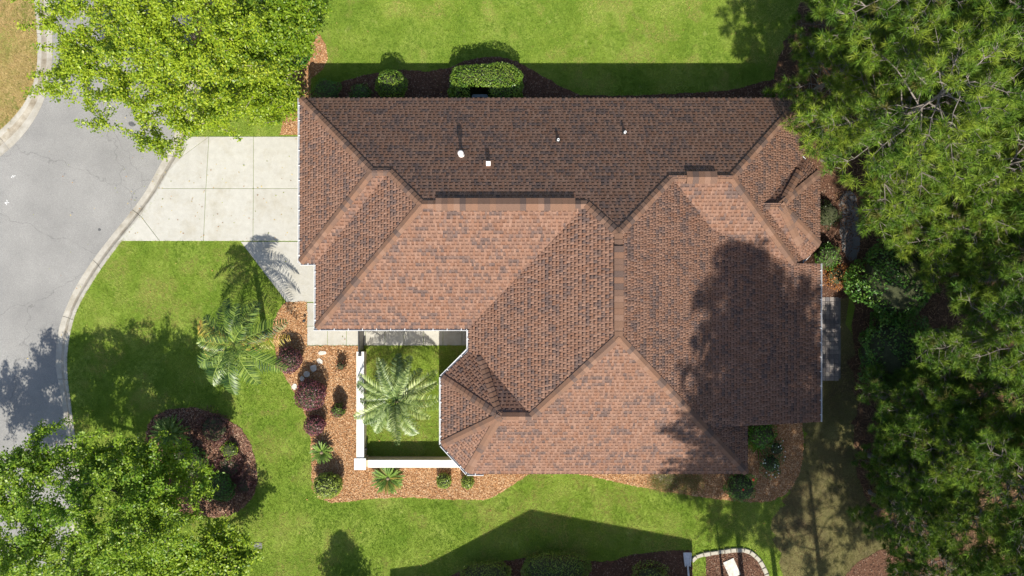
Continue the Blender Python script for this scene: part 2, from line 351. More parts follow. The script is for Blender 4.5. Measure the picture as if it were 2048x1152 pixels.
def chips(name, poly, dens_, pal, z, parent, lab=None, L=(.035, .09), excl=()):
    P = np.array(poly); lo, hi = P.min(0), P.max(0)
    lo = np.maximum(lo, (-25, -14.5)); hi = np.minimum(hi, (25, 14.5))
    if (hi <= lo).any(): return None
    n = int(dens_ * (hi - lo).prod()); Q = rng.random((n, 2)) * (hi - lo) + lo; Q = Q[pip(Q, poly)]
    for e in excl: Q = Q[~pip(Q, e)]
    n = len(Q); a = rng.random(n) * 6.283; l = rng.uniform(*L, n); w = rng.uniform(.012, .03, n); tz = rng.normal(0, .25, n)
    d = np.stack([np.cos(a), np.sin(a), tz], 1) * l[:, None] * .5; s = np.stack([-np.sin(a), np.cos(a), rng.normal(0, .35, n)], 1) * w[:, None] * .5
    c = np.column_stack([Q, z + np.abs(d[:, 2]) + np.abs(s[:, 2]) + rng.uniform(.002, .018, n)])
    V = np.stack([c - d - s, c + d - s, c + d + s, c - d + s], 1).reshape(-1, 3); F = np.arange(4 * n).reshape(n, 4)
    cl = pal[rng.integers(0, len(pal), n)] * rng.uniform(.75, 1.2, (n, 1))
    o = new_obj(name, mesh_np(name, V, F, cl), parent, M['chip']); o['kind'] = 'stuff'
    return o
def ragged(poly, amp=.035, step=.16):
    out = []; n = len(poly); q = random.Random(n)
    for i in range(n):
        (xa, ya), (xb, yb) = poly[i], poly[(i + 1) % n]; L = math.hypot(xb - xa, yb - ya); m = max(1, int(L / step))
        for k in range(m): t = k / m; a_ = amp if 0 < k else amp * .5; out.append((xa + (xb - xa) * t + q.uniform(-a_, a_), ya + (yb - ya) * t + q.uniform(-a_, a_)))
    return out
for nm, poly, mt, dn, z, key in BEDS:
    poly_s = poly if key in ('stone', 'nw') else ragged(poly)
    b = MB(); b.prism(poly_s, -.03, z); o = b.build(nm, M[mt]); o['kind'] = 'structure'
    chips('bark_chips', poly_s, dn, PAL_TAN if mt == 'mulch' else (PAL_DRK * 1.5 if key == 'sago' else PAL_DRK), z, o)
woods_o = bpy.data.objects['woodland_floor']
chips('fallen_needles', woods, 90, np.array([(.2, .11, .055), (.13, .07, .04), (.28, .17, .09), (.08, .045, .03)]), .01, woods_o, L=(.08, .25))

# driveway, walks: every slab is a piece of its own
def slab(name, pts, z0, z1, mat, parent, bev=.012):
    b = MB(); c = (sum(p[0] for p in pts) / len(pts), sum(p[1] for p in pts) / len(pts)); n = len(pts)
    if sum(pts[i][0] * pts[(i + 1) % n][1] - pts[(i + 1) % n][0] * pts[i][1] for i in range(n)) < 0: pts = pts[::-1]
    def inset(P, d):
        out = []
        for i in range(n):
            p0, p1, p2 = Vector(P[i - 1]), Vector(P[i]), Vector(P[(i + 1) % n])
            e1 = (p1 - p0).normalized(); e2 = (p2 - p1).normalized(); n1 = Vector((-e1.y, e1.x)); n2 = Vector((-e2.y, e2.x))
            k = max(.25, 1 + n1.dot(n2)); q = p1 + (n1 + n2) * (d / k); out.append((q.x, q.y))
        return out
    P0 = inset(pts, .007); P1 = inset(pts, .007 + bev)
    V = [(x, y, z0) for x, y in P0] + [(x, y, z1 - bev) for x, y in P0] + [(x, y, z1) for x, y in P1]
    F = [tuple(range(2 * n, 3 * n))]
    for i in range(n):
        j = (i + 1) % n; F += [(i, j, n + j, n + i), (n + i, n + j, 2 * n + j, 2 * n + i)]
    return new_obj(name, mesh_py(name, V, F), parent, mat)
drv = empty('driveway', (0, 0, 0)); drv['kind'] = 'structure'
def kx(y):   # kerb back x (photo px) at row y
    pts = [(371, 272), (371, 300), (344, 344), (303, 409), (247, 482)]
    for (xa, ya), (xb, yb) in zip(pts, pts[1:]):
        if ya <= y <= yb: return xa + (xb - xa) * (y - ya) / max(1e-6, yb - ya)
    return 247
for P in ([(374, 273), (418, 273), (364, 313), (372, 296)], [(364, 313), (418, 273), (412, 377), (317, 377), (338, 340)], [(418, 273), (507, 273), (507, 377), (412, 377)], [(507, 273), (598, 273), (598, 377), (507, 377)],
          [(317, 377), (412, 377), (407, 482), (320, 482), (281, 431), (296, 406)], [(281, 431), (320, 482), (236, 482)], [(412, 377), (507, 377), (506, 482), (407, 482)], [(507, 377), (598, 377), (598, 482), (506, 482)],
          [(598, 273), (646, 273), (646, 482), (598, 482)]):
    slab('slab', GP(P), -.1, .022, M['concrete'], drv)
drive_poly = GP([(372, 273), (646, 273), (646, 482), (246, 482), (303, 409), (344, 344)])
wlk = empty('walkway', (0, 0, 0)); wlk['kind'] = 'structure'
slab('slab', GP([(481, 483), (646, 483), (646, 530), (646, 604), (573, 604)]), -.1, .020, M['concrete'], wlk)
slab('slab', GP([(614, 605), (660, 605), (660, 652), (614, 652)]), -.1, .019, M['concrete'], wlk)
xs = [614, 655, 693, 731, 770, 808, 847, 886, 924, 962]
for a, b in zip(xs, xs[1:]): slab('slab', GP([(a, 652), (b, 652), (b, 691), (a, 691)]), -.1, .019, M['concrete'], wlk)
walk_polys = [GP([(481, 483), (646, 483), (646, 604), (573, 604)]), GP([(614, 604), (660, 604), (660, 652), (962, 652), (962, 691), (614, 691)])]
# back patio pavers
pat = empty('patio', (0, 0, 0)); pat['kind'] = 'structure'
bed_p = MB(); bed_p.prism(GP([(1560, 594), (1681, 594), (1681, 757), (1560, 757)]), -.05, .01); bed_p.build('sand_bed', M['path_concrete'], pat)
pb = MB(); x0, y0 = G(1584, 757); pw = .21
proto = None
rr = random.Random(3)
for i in range(11):
    for j in range(19):
        x = x0 + i * pw; y = y0 + j * pw
        if proto is None:
            b = MB(); h = pw / 2 - .009; b.add([(-h, -h, 0), (h, -h, 0), (h, h, 0), (-h, h, 0), (-h, -h, .03), (h, -h, .03), (h, h, .03), (-h, h, .03), (-h + .012, -h + .012, .036), (h - .012, -h + .012, .036), (h - .012, h - .012, .036), (-h + .012, h - .012, .036)],
                  [(8, 9, 10, 11)] + [(a, (a + 1) % 4, (a + 1) % 4 + 4, a + 4) for a in range(4)] + [(a + 4, (a + 1) % 4 + 4, (a + 1) % 4 + 8, a + 8) for a in range(4)])
            proto = mesh_py('paver', b.v, b.f); proto.materials.append(M['paver'])
        o = bpy.data.objects.new('paver', proto); COL.objects.link(o); o.parent = pat; o.location = (x, y, .008 + rr.uniform(0, .006))
sheet('old_path', jitter(GP([(1690, 520), (1680, 470), (1676, 420), (1682, 380), (1712, 380), (1716, 430), (1722, 470), (1716, 520)]), .05, 2), .018, M['path_concrete'])
house_foot = GP([(615, 225), (1570, 225), (1590, 360), (1590, 820), (1465, 820), (1465, 915), (940, 915), (895, 870), (895, 740), (950, 700), (950, 655), (660, 655), (660, 530), (632, 530)])

# ------------------------------------------------------------------ the house
Z0 = 2.6; PT = 2 / 3
class Plane:      # z = Z0 + p * ((x,y) - o).d    (d points uphill)
    def __init__(s, ox, oy, dx, dy, p):
        l = math.hypot(dx, dy); s.o = (ox, oy); s.d = (dx / l, dy / l); s.p = p
    def z(s, x, y): return Z0 + s.p * ((x - s.o[0]) * s.d[0] + (y - s.o[1]) * s.d[1])
EN, ES, EW, EE = 8.35, -8.154, -1.9, 10.35
pN = Plane(0, EN, 0, -1, PT); pS = Plane(0, ES, 0, 1, PT); pW = Plane(EW, 0, 1, 0, .70); pE = Plane(EE, 0, -1, 0, PT)
gW = Plane(-9.32, 0, 1, 0, PT); gS = Plane(0, 1.10, 0, 1, PT)
wW = Plane(-8.615, 0, 1, 0, PT); wS = Plane(0, -1.78, 0, 1, PT)
nE = Plane(12.77, 0, -1, 0, PT); nS = Plane(0, .57, 0, 1, PT)
bW = Plane(-3.1, 0, 1, 0, .73); bNW = Plane(-3.1, -3.93, .69, -.72, .68); bSW = Plane(-3.1, -6.9, .727, .687, .637); bN = Plane(0, -2.46, 0, -1, PT)
eE = Plane(13.54, 0, -1, 0, .65); eNE = Plane(13.54, 5.08, -1, -1, .535); eSE = Plane(13.54, 1.89, -1, 1, .535); eN = Plane(0, 5.67, 0, -1, PT); eS = Plane(0, 1.29, 0, 1, PT)
po = Plane(13.54, 0, -1, 0, .25)
INF = 99
VOLS = [([pN, pS, pW, pE], (-INF, INF, -INF, INF)), ([gW, pN, gS], (-INF, -4.0, -INF, INF)), ([wW, pN, wS], (-INF, 4.0, -INF, INF)),
        ([nE, pN, nS], (4.5, INF, -INF, INF)), ([bW, bNW, bSW, bN, pS], (-INF, 1.6, -INF, INF)), ([eE, eNE, eSE, eN, eS], (9.5, INF, -INF, INF)),
        ([po], (7.6, INF, -5.89, 1.08)), ([po], (7.6, 12.35, 1.0, 2.75))]
def Hvol(v, x, y):
    pl, (a, b, c, d) = v; z = np.min([q.z(x, y) for q in pl], axis=0)
    return np.where((x >= a) & (x <= b) & (y >= c) & (y <= d) & (z >= Z0 - 1e-6), z, -9.0)
def H(x, y):
    x = np.asarray(x, float); y = np.asarray(y, float)
    return np.max([Hvol(v, x, y) for v in VOLS], axis=0)
def h1(x, y): return float(H(np.array([x]), np.array([y]))[0])

house = tag(empty('house', (0, 0, 0)), 'single-storey house with brown shingle hip roof in the middle of the lot', 'house')
# roof deck under the shingles
def clip(poly, f):
    out = []
    for i in range(len(poly)):
        a, b = poly[i], poly[(i + 1) % len(poly)]; fa, fb = f(*a), f(*b)
        if fa >= 0: out.append(a)
        if (fa >= 0) != (fb >= 0):
            t = fa / (fa - fb); out.append((a[0] + (b[0] - a[0]) * t, a[1] + (b[1] - a[1]) * t))
    return out
dk = MB()
for vi, (pls, (a, b, c, d)) in enumerate(VOLS):
    for pl in pls:
        poly = [(-12, -10), (15, -10), (15, 10), (-12, 10)]
        for q in pls:
            if q is not pl: poly = clip(poly, lambda x, y, q=q: q.z(x, y) - pl.z(x, y))
            if len(poly) < 3: break
        for f in (lambda x, y: pl.z(x, y) - Z0, lambda x, y: x - a, lambda x, y: b - x, lambda x, y: y - c, lambda x, y: d - y):
            if len(poly) >= 3: poly = clip(poly, f)
        if len(poly) >= 3:
            off = -.012 - .003 * vi
            dk.add([(x, y, pl.z(x, y) + off) for x, y in poly], [tuple(range(len(poly)))])
roof = dk.build('roof', M['deck'], house)
tag(roof, 'brown asphalt shingle hip roof')
# shingle courses
PAL = np.array([(.172, .096, .065), (.16, .084, .054), (.182, .106, .074), (.15, .085, .06), (.122, .077, .06), (.1, .067, .056)])
def shingles(pl, seed):
    r = np.random.default_rng(seed); d = np.array(pl.d); u = np.array([-d[1], d[0]]); o = np.array(pl.o); e = .141
    nrm = np.array([-pl.p * d[0], -pl.p * d[1], 1.0]); nrm /= np.linalg.norm(nrm)
    Vs = []; Fs = []; Cs = []; base = 0
    run = 7.2; ymax = {id(pW): 3.25, id(pE): 4.43, id(wW): 4.70}.get(id(pl), 50)
    for k in range(int(run / e)):
        t0 = k * e - (.03 if k == 0 else 0); t1 = (k + 1) * e + .01
        ws = [-16.0 + r.uniform(0, .3)]
        n = 400; tw = r.uniform(.06, .13, n); gw = r.uniform(.08, .15, n)
        wid = np.empty(2 * n); wid[0::2] = tw; wid[1::2] = gw
        edges = -24.0 + r.uniform(0, .4) + np.concatenate([[0], np.cumsum(wid)])
        a, b = edges[:-1], edges[1:]; tooth = np.arange(2 * n) % 2 == 0
        def okf(t, w):
            x = o[0] + d[0] * t + u[0] * w; y = o[1] + d[1] * t + u[1] * w
            tt = np.maximum(t, 0); xx = o[0] + d[0] * tt + u[0] * w; yy = o[1] + d[1] * tt + u[1] * w
            hz = H(xx, yy); pz = Z0 + pl.p * tt
            mem = np.zeros(np.shape(xx), bool)
            for vv in VOLS:
                if pl in vv[0]: mem |= np.abs(Hvol(vv, xx, yy) - pz) < 2e-3
            return mem & (pz > hz - .10) & (yy < ymax)
        ta = np.full_like(a, max(t0, 0.001)); tb = np.full_like(a, t1 - .012)
        c4 = np.stack([okf(ta, a + .002), okf(ta, b - .002), okf(tb, a + .002), okf(tb, b - .002)])
        full = c4.all(0); part = c4.any(0) & ~full
        A = [a[full]]; B = [b[full]]; T = [tooth[full]]
        if part.any():
            pa, pb, pt = a[part], b[part], tooth[part]
            for q in range(5):
                sa = pa + (pb - pa) * q / 5; sb = pa + (pb - pa) * (q + 1) / 5; sm = (sa + sb) / 2
                kk = okf(np.full_like(sm, (max(t0, .001) + t1) / 2), sm); A.append(sa[kk]); B.append(sb[kk]); T.append(pt[kk])
        A = np.concatenate(A); B = np.concatenate(B); T = np.concatenate(T)
        if not len(A): continue
        m = len(A)
        mid = np.column_stack([o[0] + d[0] * t0 + u[0] * (A + B) / 2, o[1] + d[1] * t0 + u[1] * (A + B) / 2])
        wt = np.column_stack([(A + B) / 2 * .42 + pl.o[0], np.full(m, t0 * 1.25 + pl.o[1] * 3)])
        nz = .5 * vnoise(wt, .2, 5 + seed) + .5 * vnoise(mid, .15, 6)
        idx = np.clip(((nz - .26) * 1.75 + r.normal(0, .16, m)) * 6, 0, 5.99).astype(int)
        colr = PAL[idx] * r.uniform(.88, 1.12, (m, 1))
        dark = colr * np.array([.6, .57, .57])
        def pt(t, w, off):
            P = np.column_stack([o[0] + d[0] * t + u[0] * w, o[1] + d[1] * t + u[1] * w, Z0 + pl.p * t * np.ones_like(w)])
            return P + nrm * off
        one = np.ones(m); lo = np.where(T, .0062, .0045); td = t0 + np.where(T, 0.0, .05)
        la = A; lb = B
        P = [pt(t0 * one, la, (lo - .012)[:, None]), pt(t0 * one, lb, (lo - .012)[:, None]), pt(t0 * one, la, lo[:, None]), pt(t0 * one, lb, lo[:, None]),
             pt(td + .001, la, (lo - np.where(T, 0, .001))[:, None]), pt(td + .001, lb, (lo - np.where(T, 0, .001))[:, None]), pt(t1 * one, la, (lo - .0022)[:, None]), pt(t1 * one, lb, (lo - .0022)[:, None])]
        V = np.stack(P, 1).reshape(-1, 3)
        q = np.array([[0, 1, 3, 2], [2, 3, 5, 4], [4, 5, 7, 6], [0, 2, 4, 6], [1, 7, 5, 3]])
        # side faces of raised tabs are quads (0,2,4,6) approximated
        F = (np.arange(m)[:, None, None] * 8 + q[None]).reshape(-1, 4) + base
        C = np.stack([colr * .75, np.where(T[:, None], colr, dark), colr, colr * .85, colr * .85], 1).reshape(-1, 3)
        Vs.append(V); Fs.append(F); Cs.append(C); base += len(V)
    return np.concatenate(Vs), np.concatenate(Fs), np.concatenate(Cs)
av, af, ac_, bs = [], [], [], 0
for i, pl in enumerate([pN, pS, pW, pE, gW, gS, wW, wS, nE, nS, bW, bNW, bSW, bN, eE, eNE, eSE, eN, eS, po]):
    try: v, f, c = shingles(pl, 100 + i)
    except ValueError: continue
    av.append(v); af.append(f + bs); ac_.append(c); bs += len(v)
so = new_obj('shingles', mesh_np('shingles', np.concatenate(av), np.concatenate(af), np.concatenate(ac_)), roof, M['shingle']); so['kind'] = 'stuff'
# ridge and hip caps, one piece each
ncap = 0
def cap_line(p, q, step=.225, half=.16, lift=0.0):
    global ncap
    P = Vector((p[0], p[1], h1(*p) if len(p) == 2 else p[2])); Q = Vector((q[0], q[1], h1(*q) if len(q) == 2 else q[2]))
    if P.z < 0: P.z = Z0
    if Q.z < 0: Q.z = Z0
    if P.z > Q.z + .01: P, Q = Q, P
    D = Q - P; L = D.length; n = max(1, int(L / step)); D.normalize(); perp = Vector((-D.y, D.x, 0)).normalized()
    mid = (P + Q) / 2
    def drop(s):
        z = h1(mid.x + perp.x * half * s, mid.y + perp.y * half * s); return max(.0, min(.2, mid.z - z)) if z > 0 else .1
    dl, dr = drop(1), drop(-1); Lc = L / n + .04
    V = []
    for t, off in ((0, .06), (Lc, .032)):
        for s, dz in ((1, dl), (0, -.004), (-1, dr)):
            c = D * t + perp * half * s; V.append((c.x, c.y, c.z - dz + off + lift))
    for s, dz in ((1, dl), (0, -.004), (-1, dr)):
        c = perp * half * s; V.append((c.x, c.y, c.z - dz + .018 + lift))
    e0 = D * Lc
    for s, dz in ((1, dl), (-1, dr)):
        c = e0 + perp * half * s; V.append((c.x, c.y, c.z - dz + .01 + lift))
    me = mesh_py('ridge_cap', V, [(1, 0, 3, 4), (2, 1, 4, 5), (6, 0, 1, 7), (7, 1, 2, 8), (0, 6, 9, 3), (2, 5, 10, 8)]); me.materials.append(M['cap'])
    for i in range(n):
        o = bpy.data.objects.new('ridge_cap', me); COL.objects.link(o); o.parent = roof; o.location = P + D * (L * i / n); ncap += 1
gr = (-5.695, 4.725); gr2 = (-4.99, 4.725); wr = (-3.55, 3.285); wr2 = (2.93, 3.285); an = (4.077, 2.083); as_ = (4.077, -1.887)
nr = (6.46, 4.46); nr2 = (8.88, 4.46); ba = (-.5, -5.31); ba2 = (.814, -5.31); ea = (11.28, 3.48); ea2 = (10.6, 3.48)
for a, b in (((-9.3, 8.33), gr), (gr, gr2), ((-9.3, 1.12), gr), (gr2, wr), (wr, wr2), ((-8.6, -1.76), wr), (wr2, an), (an, nr), (an, as_), (as_, (10.33, -8.134)), (ba2, as_),
             (nr, nr2), ((12.75, 8.33), nr2), ((12.25, 1.09), nr2), (ba2, ba), ((-3.08, -3.93), ba), ((-3.08, -6.88), ba), ((-1.97, -8.1), ba), (ea2, ea), ((13.52, 5.07), ea), ((13.52, 1.9), ea)):
    cap_line(a, b, lift=.0)
# hips where bay north slopes meet the diagonal slopes
cap_line((-1.38, -2.95), ba); cap_line((12.5, 5.08), ea); cap_line((12.5, 1.88), ea)
# ridge vents: raised strip with shadow gap, cap shingles on top
def ridge_vent(p, q, half=.24):
    P = Vector((*p, h1(*p))); Q = Vector((*q, h1(*q))); D = (Q - P).normalized(); L = (Q - P).length; pr = Vector((-D.y, D.x, 0))
    b = MB(); V = []
    for t in (0, L):
        for s in (1, 0, -1):
            c = P + D * t + pr * half * s; z = P.z - abs(s) * half * .5 + .085
            V += [(c.x, c.y, z), (c.x, c.y, z - .06)]
    b.add(V, [(0, 6, 8, 2), (2, 8, 10, 4), (1, 7, 6, 0), (5, 4, 10, 11), (0, 2, 3, 1), (2, 4, 5, 3), (6, 7, 9, 8), (8, 9, 11, 10)])
    v = b.build('ridge_vent', M['rubber'], house)
    n = max(2, int(L / .23)); me = None
    for i in range(n):
        if me is None:
            l = L / n + .03; V = []
            for t, o in ((0, .012), (l, .004)):
                for s in (1, 0, -1): c = D * t + pr * (half + .01) * s; V.append((c.x, c.y, -abs(s) * half * .5 + .085 + o))
            for s in (1, 0, -1): c = pr * (half + .01) * s; V.append((c.x, c.y, -abs(s) * half * .5 + .085))
            me = mesh_py('vent_shingle', V, [(1, 0, 3, 4), (2, 1, 4, 5), (6, 0, 1, 7), (7, 1, 2, 8)]); me.materials.append(M['cap'])
        o = bpy.data.objects.new('vent_shingle', me); COL.objects.link(o); o.parent = v; o.location = P + D * (L * i / n)
ridge_vent((-3.0, 3.285), (2.45, 3.285)); ridge_vent((7.05, 4.46), (8.25, 4.46)); ridge_vent((4.077, 1.6), (4.077, -1.5), .17)

# walls, soffit, fascia, gutters
eave = [(-9.32, 8.35), (12.77, 8.35), (12.77, 5.85), (13.54, 5.08), (13.54, 1.89), (12.9, 1.16), (12.9, 1.08), (13.54, 1.08), (13.54, -5.89), (10.35, -5.89), (10.35, -8.154), (-1.956, -8.154), (-3.1, -6.9), (-3.1, -3.93), (-1.9, -2.72), (-1.9, -1.78), (-8.615, -1.78), (-8.615, 1.10), (-9.32, 1.10)]
wallp = [(-8.92, 7.95), (12.37, 7.95), (12.37, 5.55), (13.14, 4.9), (13.14, 2.1), (12.4, 1.4), (12.4, .7), (13.1, .7), (13.1, -5.5), (9.95, -5.5), (9.95, -7.75), (-1.8, -7.75), (-2.7, -6.72), (-2.7, -4.1), (-1.5, -2.9), (-1.5, -1.38), (-8.215, -1.38), (-8.215, 1.5), (-8.92, 1.5)]
b = MB(); b.prism(wallp, -.2, 2.47); b.build('wall', M['siding'], house)
b = MB(); b.prism([(x, y) for x, y in eave], 2.455, 2.465)
so_ = b.build('soffit', M['white'], house)
for i in range(len(eave)):
    (xa, ya), (xb, yb) = eave[i], eave[(i + 1) % len(eave)]; L = math.hypot(xb - xa, yb - ya)
    if L < .2: continue
    an_ = math.atan2(yb - ya, xb - xa); nx, ny = -math.sin(an_), math.cos(an_)
    b = MB(); b.box(((xa + xb) / 2 - nx * .014, (ya + yb) / 2 - ny * .014, 2.52), (L - .03, .022, .13), an_); b.build('fascia', M['white'], house)
def gutter(pts):
    for (xa, ya), (xb, yb) in zip(pts, pts[1:]):
        a, c = Vector((xa, ya, 0)), Vector((xb, yb, 0)); D = (c - a).normalized(); out = Vector((-D.y, D.x, 0))    # outward = left of direction
        prof = [(.0, 2.585), (.006, 2.47), (.075, 2.47), (.085, 2.53), (.085, 2.588), (.105, 2.588), (.105, 2.52), (.09, 2.45), (.0, 2.45)]
        V = []
        for p in (a - D * .0, c + D * .0):
            for o_, z in prof: q = p + out * o_; V.append((q.x, q.y, z))
        k = len(prof); b = MB(); b.add(V, [(j, j + 1, k + j + 1, k + j) for j in range(k - 1)] + [tuple(range(k)), tuple(range(2 * k - 1, k - 1, -1))])
        g = b.build('gutter', M['white'], house)
        b = MB(); m = (a + c) / 2 + out * .045; b.box((m.x, m.y, 2.492), ((c - a).length - .02, .075, .03), math.atan2(D.y, D.x)); b.build('trough', M['gutter_in'], g)
        b = MB(); n = max(1, int((c - a).length / .62))
        for i in range(n):
            p = a.lerp(c, (i + .5) / n) + out * .05; b.box((p.x, p.y, 2.6), (.03, .1, .012), math.atan2(D.y, D.x))
        b.build('strap', M['white'], g)
gutter([(-9.32, 1.10), (-9.32, 8.35)]); gutter([(-8.62, 1.10), (-9.32, 1.10)]); gutter([(-8.615, -1.78), (-8.615, 1.06)]); gutter([(-1.92, -1.78), (-8.75, -1.78)])
gutter([(-1.9, -2.70), (-1.9, -1.80)]); gutter([(-3.1, -3.93), (-1.9, -2.72)]); gutter([(-3.1, -6.9), (-3.1, -3.93)]); gutter([(-1.956, -8.154), (-3.1, -6.9)]); gutter([(-1.25, -8.154), (-1.98, -8.154)]); gutter([(13.54, 1.08), (13.54, -5.89)])
b = MB(); b.tube([(-9.30, 8.2, 2.46), (-9.2, 8.05, 2.3), (-8.98, 8.02, 2.2), (-8.98, 8.02, .15), (-9.2, 8.05, .06)], [.04] * 5, 8); b.build('downspout', M['white'], house, True)
b = MB(); b.tube([(13.6, -2.0, 2.47), (13.5, -2.0, 2.35), (13.17, -2.0, 2.2), (13.17, -2.0, .12), (13.35, -2.0, .05)], [.04] * 5, 8); b.build('downspout', M['white'], house, True)
# garage door, entry door and windows under the eaves
def opening(name, x, y, z, w, h, ang, mt, rows=1, cols=2):
    b = MB(); b.box((0, 0, 0), (w, .05, h)); f = b.build(name, M[mt], house, loc=(x, y, z)); f.rotation_euler = (0, 0, ang)
    return f
gd = opening('garage_door', -8.93, 4.7, 1.1, 4.9, 2.2, math.pi / 2, 'white')
for k in range(4):
    b = MB(); b.box((0, .03, -.83 + k * .55), (4.8, .02, .5)); b.build('panel', M['wallcap'], gd)
for (x, y, ang) in ((-4, 7.96, 0), (1, 7.96, 0), (8, 7.96, 0), (4, -7.76, 0), (7.5, -7.76, 0), (0.5, -7.76, 0), (-2.71, -5.4, math.pi / 2), (13.15, 3.5, math.pi / 2), (13.11, -2.4, math.pi / 2), (-5, -1.37, 0)):
    f = opening('window', x, y, 1.45, 1.3, 1.4, ang, 'white')
    b = MB()
    for s in (-.31, .31): b.box((s, 0, 0), (.55, .07, 1.22))
    b.build('pane', M['glass'], f)
ed = opening('door', -1.49, -2.1, 1.05, .95, 2.1, math.pi / 2, 'black_metal')
b = MB(); b.tube([(.35, -.09, 0), (.35, .09, 0)], [.03, .03], 10); b.build('handle', M['lead'], ed)

# pipes and vents on the north slope
def roofpt(px, py, z):
    x, y = G(px, py, z)
    for _ in range(6): z = h1(x, y); x, y = G(px, py, z)
    return x, y, z
def roof_thing(nm, px, py): x, y, z = roofpt(px, py, 4.5); e = empty(nm, (x, y, z)); e.parent = house; return e
x, y, z = roofpt(923, 311, 4.5)
b = MB(); b.lathe([(.07, -.1), (.07, .5)], 20); v = b.build('flue_pipe', M['vent_pink'], house, True, (x, y, z))
b = MB(); b.lathe([(.06, .42), (.115, .47), (.12, .53), (.115, .58), (.06, .62)], 24); b.build('cap', M['vent_pink'], v, True)
b = MB(); b.lathe([(.13, .02), (.12, .06), (.07, .14), (.068, .15)], 24); b.build('storm_collar', M['vent_pink'], v, True)
b = MB(); b.add([(-.25, -.25, -.25 * -PT * -1 + .0), (.25, -.25, .25 * -PT * -1), (.25, .25, -.25 * PT), (-.25, .25, -.25 * PT)], [(0, 1, 2, 3)])
b.v = [(a_, c_, -c_ * PT + .03) for a_, c_, _ in b.v]; b.build('flashing', M['cap'], v)
x, y, z = roofpt(977, 329, 4.5)
b = MB(); b.box((0, 0, .08), (.15, .15, .3)); v = b.build('box_vent', M['vent_pink'], house, False, (x, y, z))
b = MB(); b.box((0, 0, .235), (.18, .18, .03)); b.build('cap', M['vent_pink'], v)
b = MB(); b.v = [(-.22, -.2, .2 * PT + .03), (.22, -.2, .2 * PT + .03), (.22, .2, -.2 * PT + .03), (-.22, .2, -.2 * PT + .03)]; b.f = [(0, 1, 2, 3)]; b.build('flashing', M['cap'], v)
for px, py in ((1116, 281), (1249, 266)):
    x, y, z = roofpt(px, py, 4.0)
    b = MB(); b.lathe([(.05, -.1), (.05, .24), (.033, .24), (.033, .1)], 16); v = b.build('plumbing_vent', M['lead'], house, True, (x, y, z))
    b = MB(); b.lathe([(.1, -.02), (.09, .05), (.055, .1)], 16); b.build('boot', M['rubber'], v, True)

# ------------------------------------------------------------------ courtyard wall and gate
wl_ = tag(empty('courtyard_wall', (*G(715, 820), 0)), 'low beige courtyard wall with white cap around the palm', 'wall')
ox, oy = G(715, 820); WH = .72
xA, xB = G(722, 0)[0], G(733, 0)[0]; yN = G(0, 703)[1]; yS0, yS1 = G(0, 913)[1], G(0, 926)[1]; xE = -1.75
b = MB(); b.box(((xA + xB) / 2 - ox, (yN + yS1) / 2 - oy, WH / 2 - .05), (xB - xA, yN - yS1, WH + .1)); b.build('wall', M['stucco'], wl_)
b = MB(); b.box(((xB + xE) / 2 - ox, (yS0 + yS1) / 2 - oy, WH / 2 - .05), (xE - xB, yS0 - yS1, WH + .1)); b.build('wall', M['stucco'], wl_)
cw = .35
b = MB(); b.box(((xA + xB) / 2 - ox, (yN + .06 + yS1 + .36) / 2 - oy, WH + .04), (cw, yN + .06 - yS1 - .36, .08)); b.build('cap', M['wallcap'], wl_)
b = MB(); b.box(((xB + xE) / 2 + .12 - ox, (yS0 + yS1) / 2 - oy, WH + .04), (xE - xB - .24, cw, .08)); b.build('cap', M['wallcap'], wl_)
b = MB(); b.box(((xA + xB) / 2 - ox, (yS0 + yS1) / 2 - oy, WH / 2), (.44, .44, WH + .14)); b.build('pillar', M['stucco'], wl_)
b = MB(); c0 = ((xA + xB) / 2 - ox, (yS0 + yS1) / 2 - oy); s = .27
b.add([(c0[0] - s, c0[1] - s, WH + .07), (c0[0] + s, c0[1] - s, WH + .07), (c0[0] + s, c0[1] + s, WH + .07), (c0[0] - s, c0[1] + s, WH + .07)] + [(c0[0] + a * s, c0[1] + c * s, WH + .13) for a, c in ((-1, -1), (1, -1), (1, 1), (-1, 1))] + [(c0[0], c0[1], WH + .17)],
      [(0, 1, 5, 4), (1, 2, 6, 5), (2, 3, 7, 6), (3, 0, 4, 7), (4, 5, 8), (5, 6, 8), (6, 7, 8), (7, 4, 8)]); b.build('pillar_cap', M['wallcap'], wl_)
xg, ygN, ygS = (xA + xB) / 2, -1.5, yN + .05
gate = tag(empty('garden_gate', (xg, (ygN + ygS) / 2, 0)), 'dark metal garden gate between the courtyard wall and the house', 'gate')
gl = ygN - ygS
b = MB(); b.box((0, 0, .62), (.03, gl - .16, .95)); b.build('gate_panel', M['grey_metal'], gate)
b = MB()
for s in (-1, 1): b.box((0, s * (gl / 2 - .06), .62), (.05, .05, 1.14))
for z in (.1, 1.14): b.box((0, 0, z), (.052, gl - .17, .05))
b.build('frame', M['black_metal'], gate)
b = MB()
for i in range(5):
    for j in range(4): b.box((.0, -gl / 2 + .22 + i * (gl - .44) / 4, .3 + j * .22), (.034, .035, .035))
b.build('dark_hole', M['black_metal'], gate)  # black squares stand in for the dark of the panel's open holes
b = MB(); b.box((0, -gl / 2 + .03, .42), (.07, .07, .84)); b.build('post', M['black_metal'], gate)
b = MB(); b.box((.0, -gl / 2 - .12, .88), (.13, .13, .12)); b.box((0, -gl / 2 - .05, .85), (.05, .12, .04)); b.build('latch', M['black_metal'], gate)
lx, ly = G(736, 893)
sp = tag(empty('wall_lantern', (lx - .12, ly, .45)), 'small dark lantern on the inner corner of the courtyard wall', 'lantern')
b = MB(); b.box((.02, 0, 0), (.03, .1, .16)); b.build('bracket', M['black_metal'], sp)
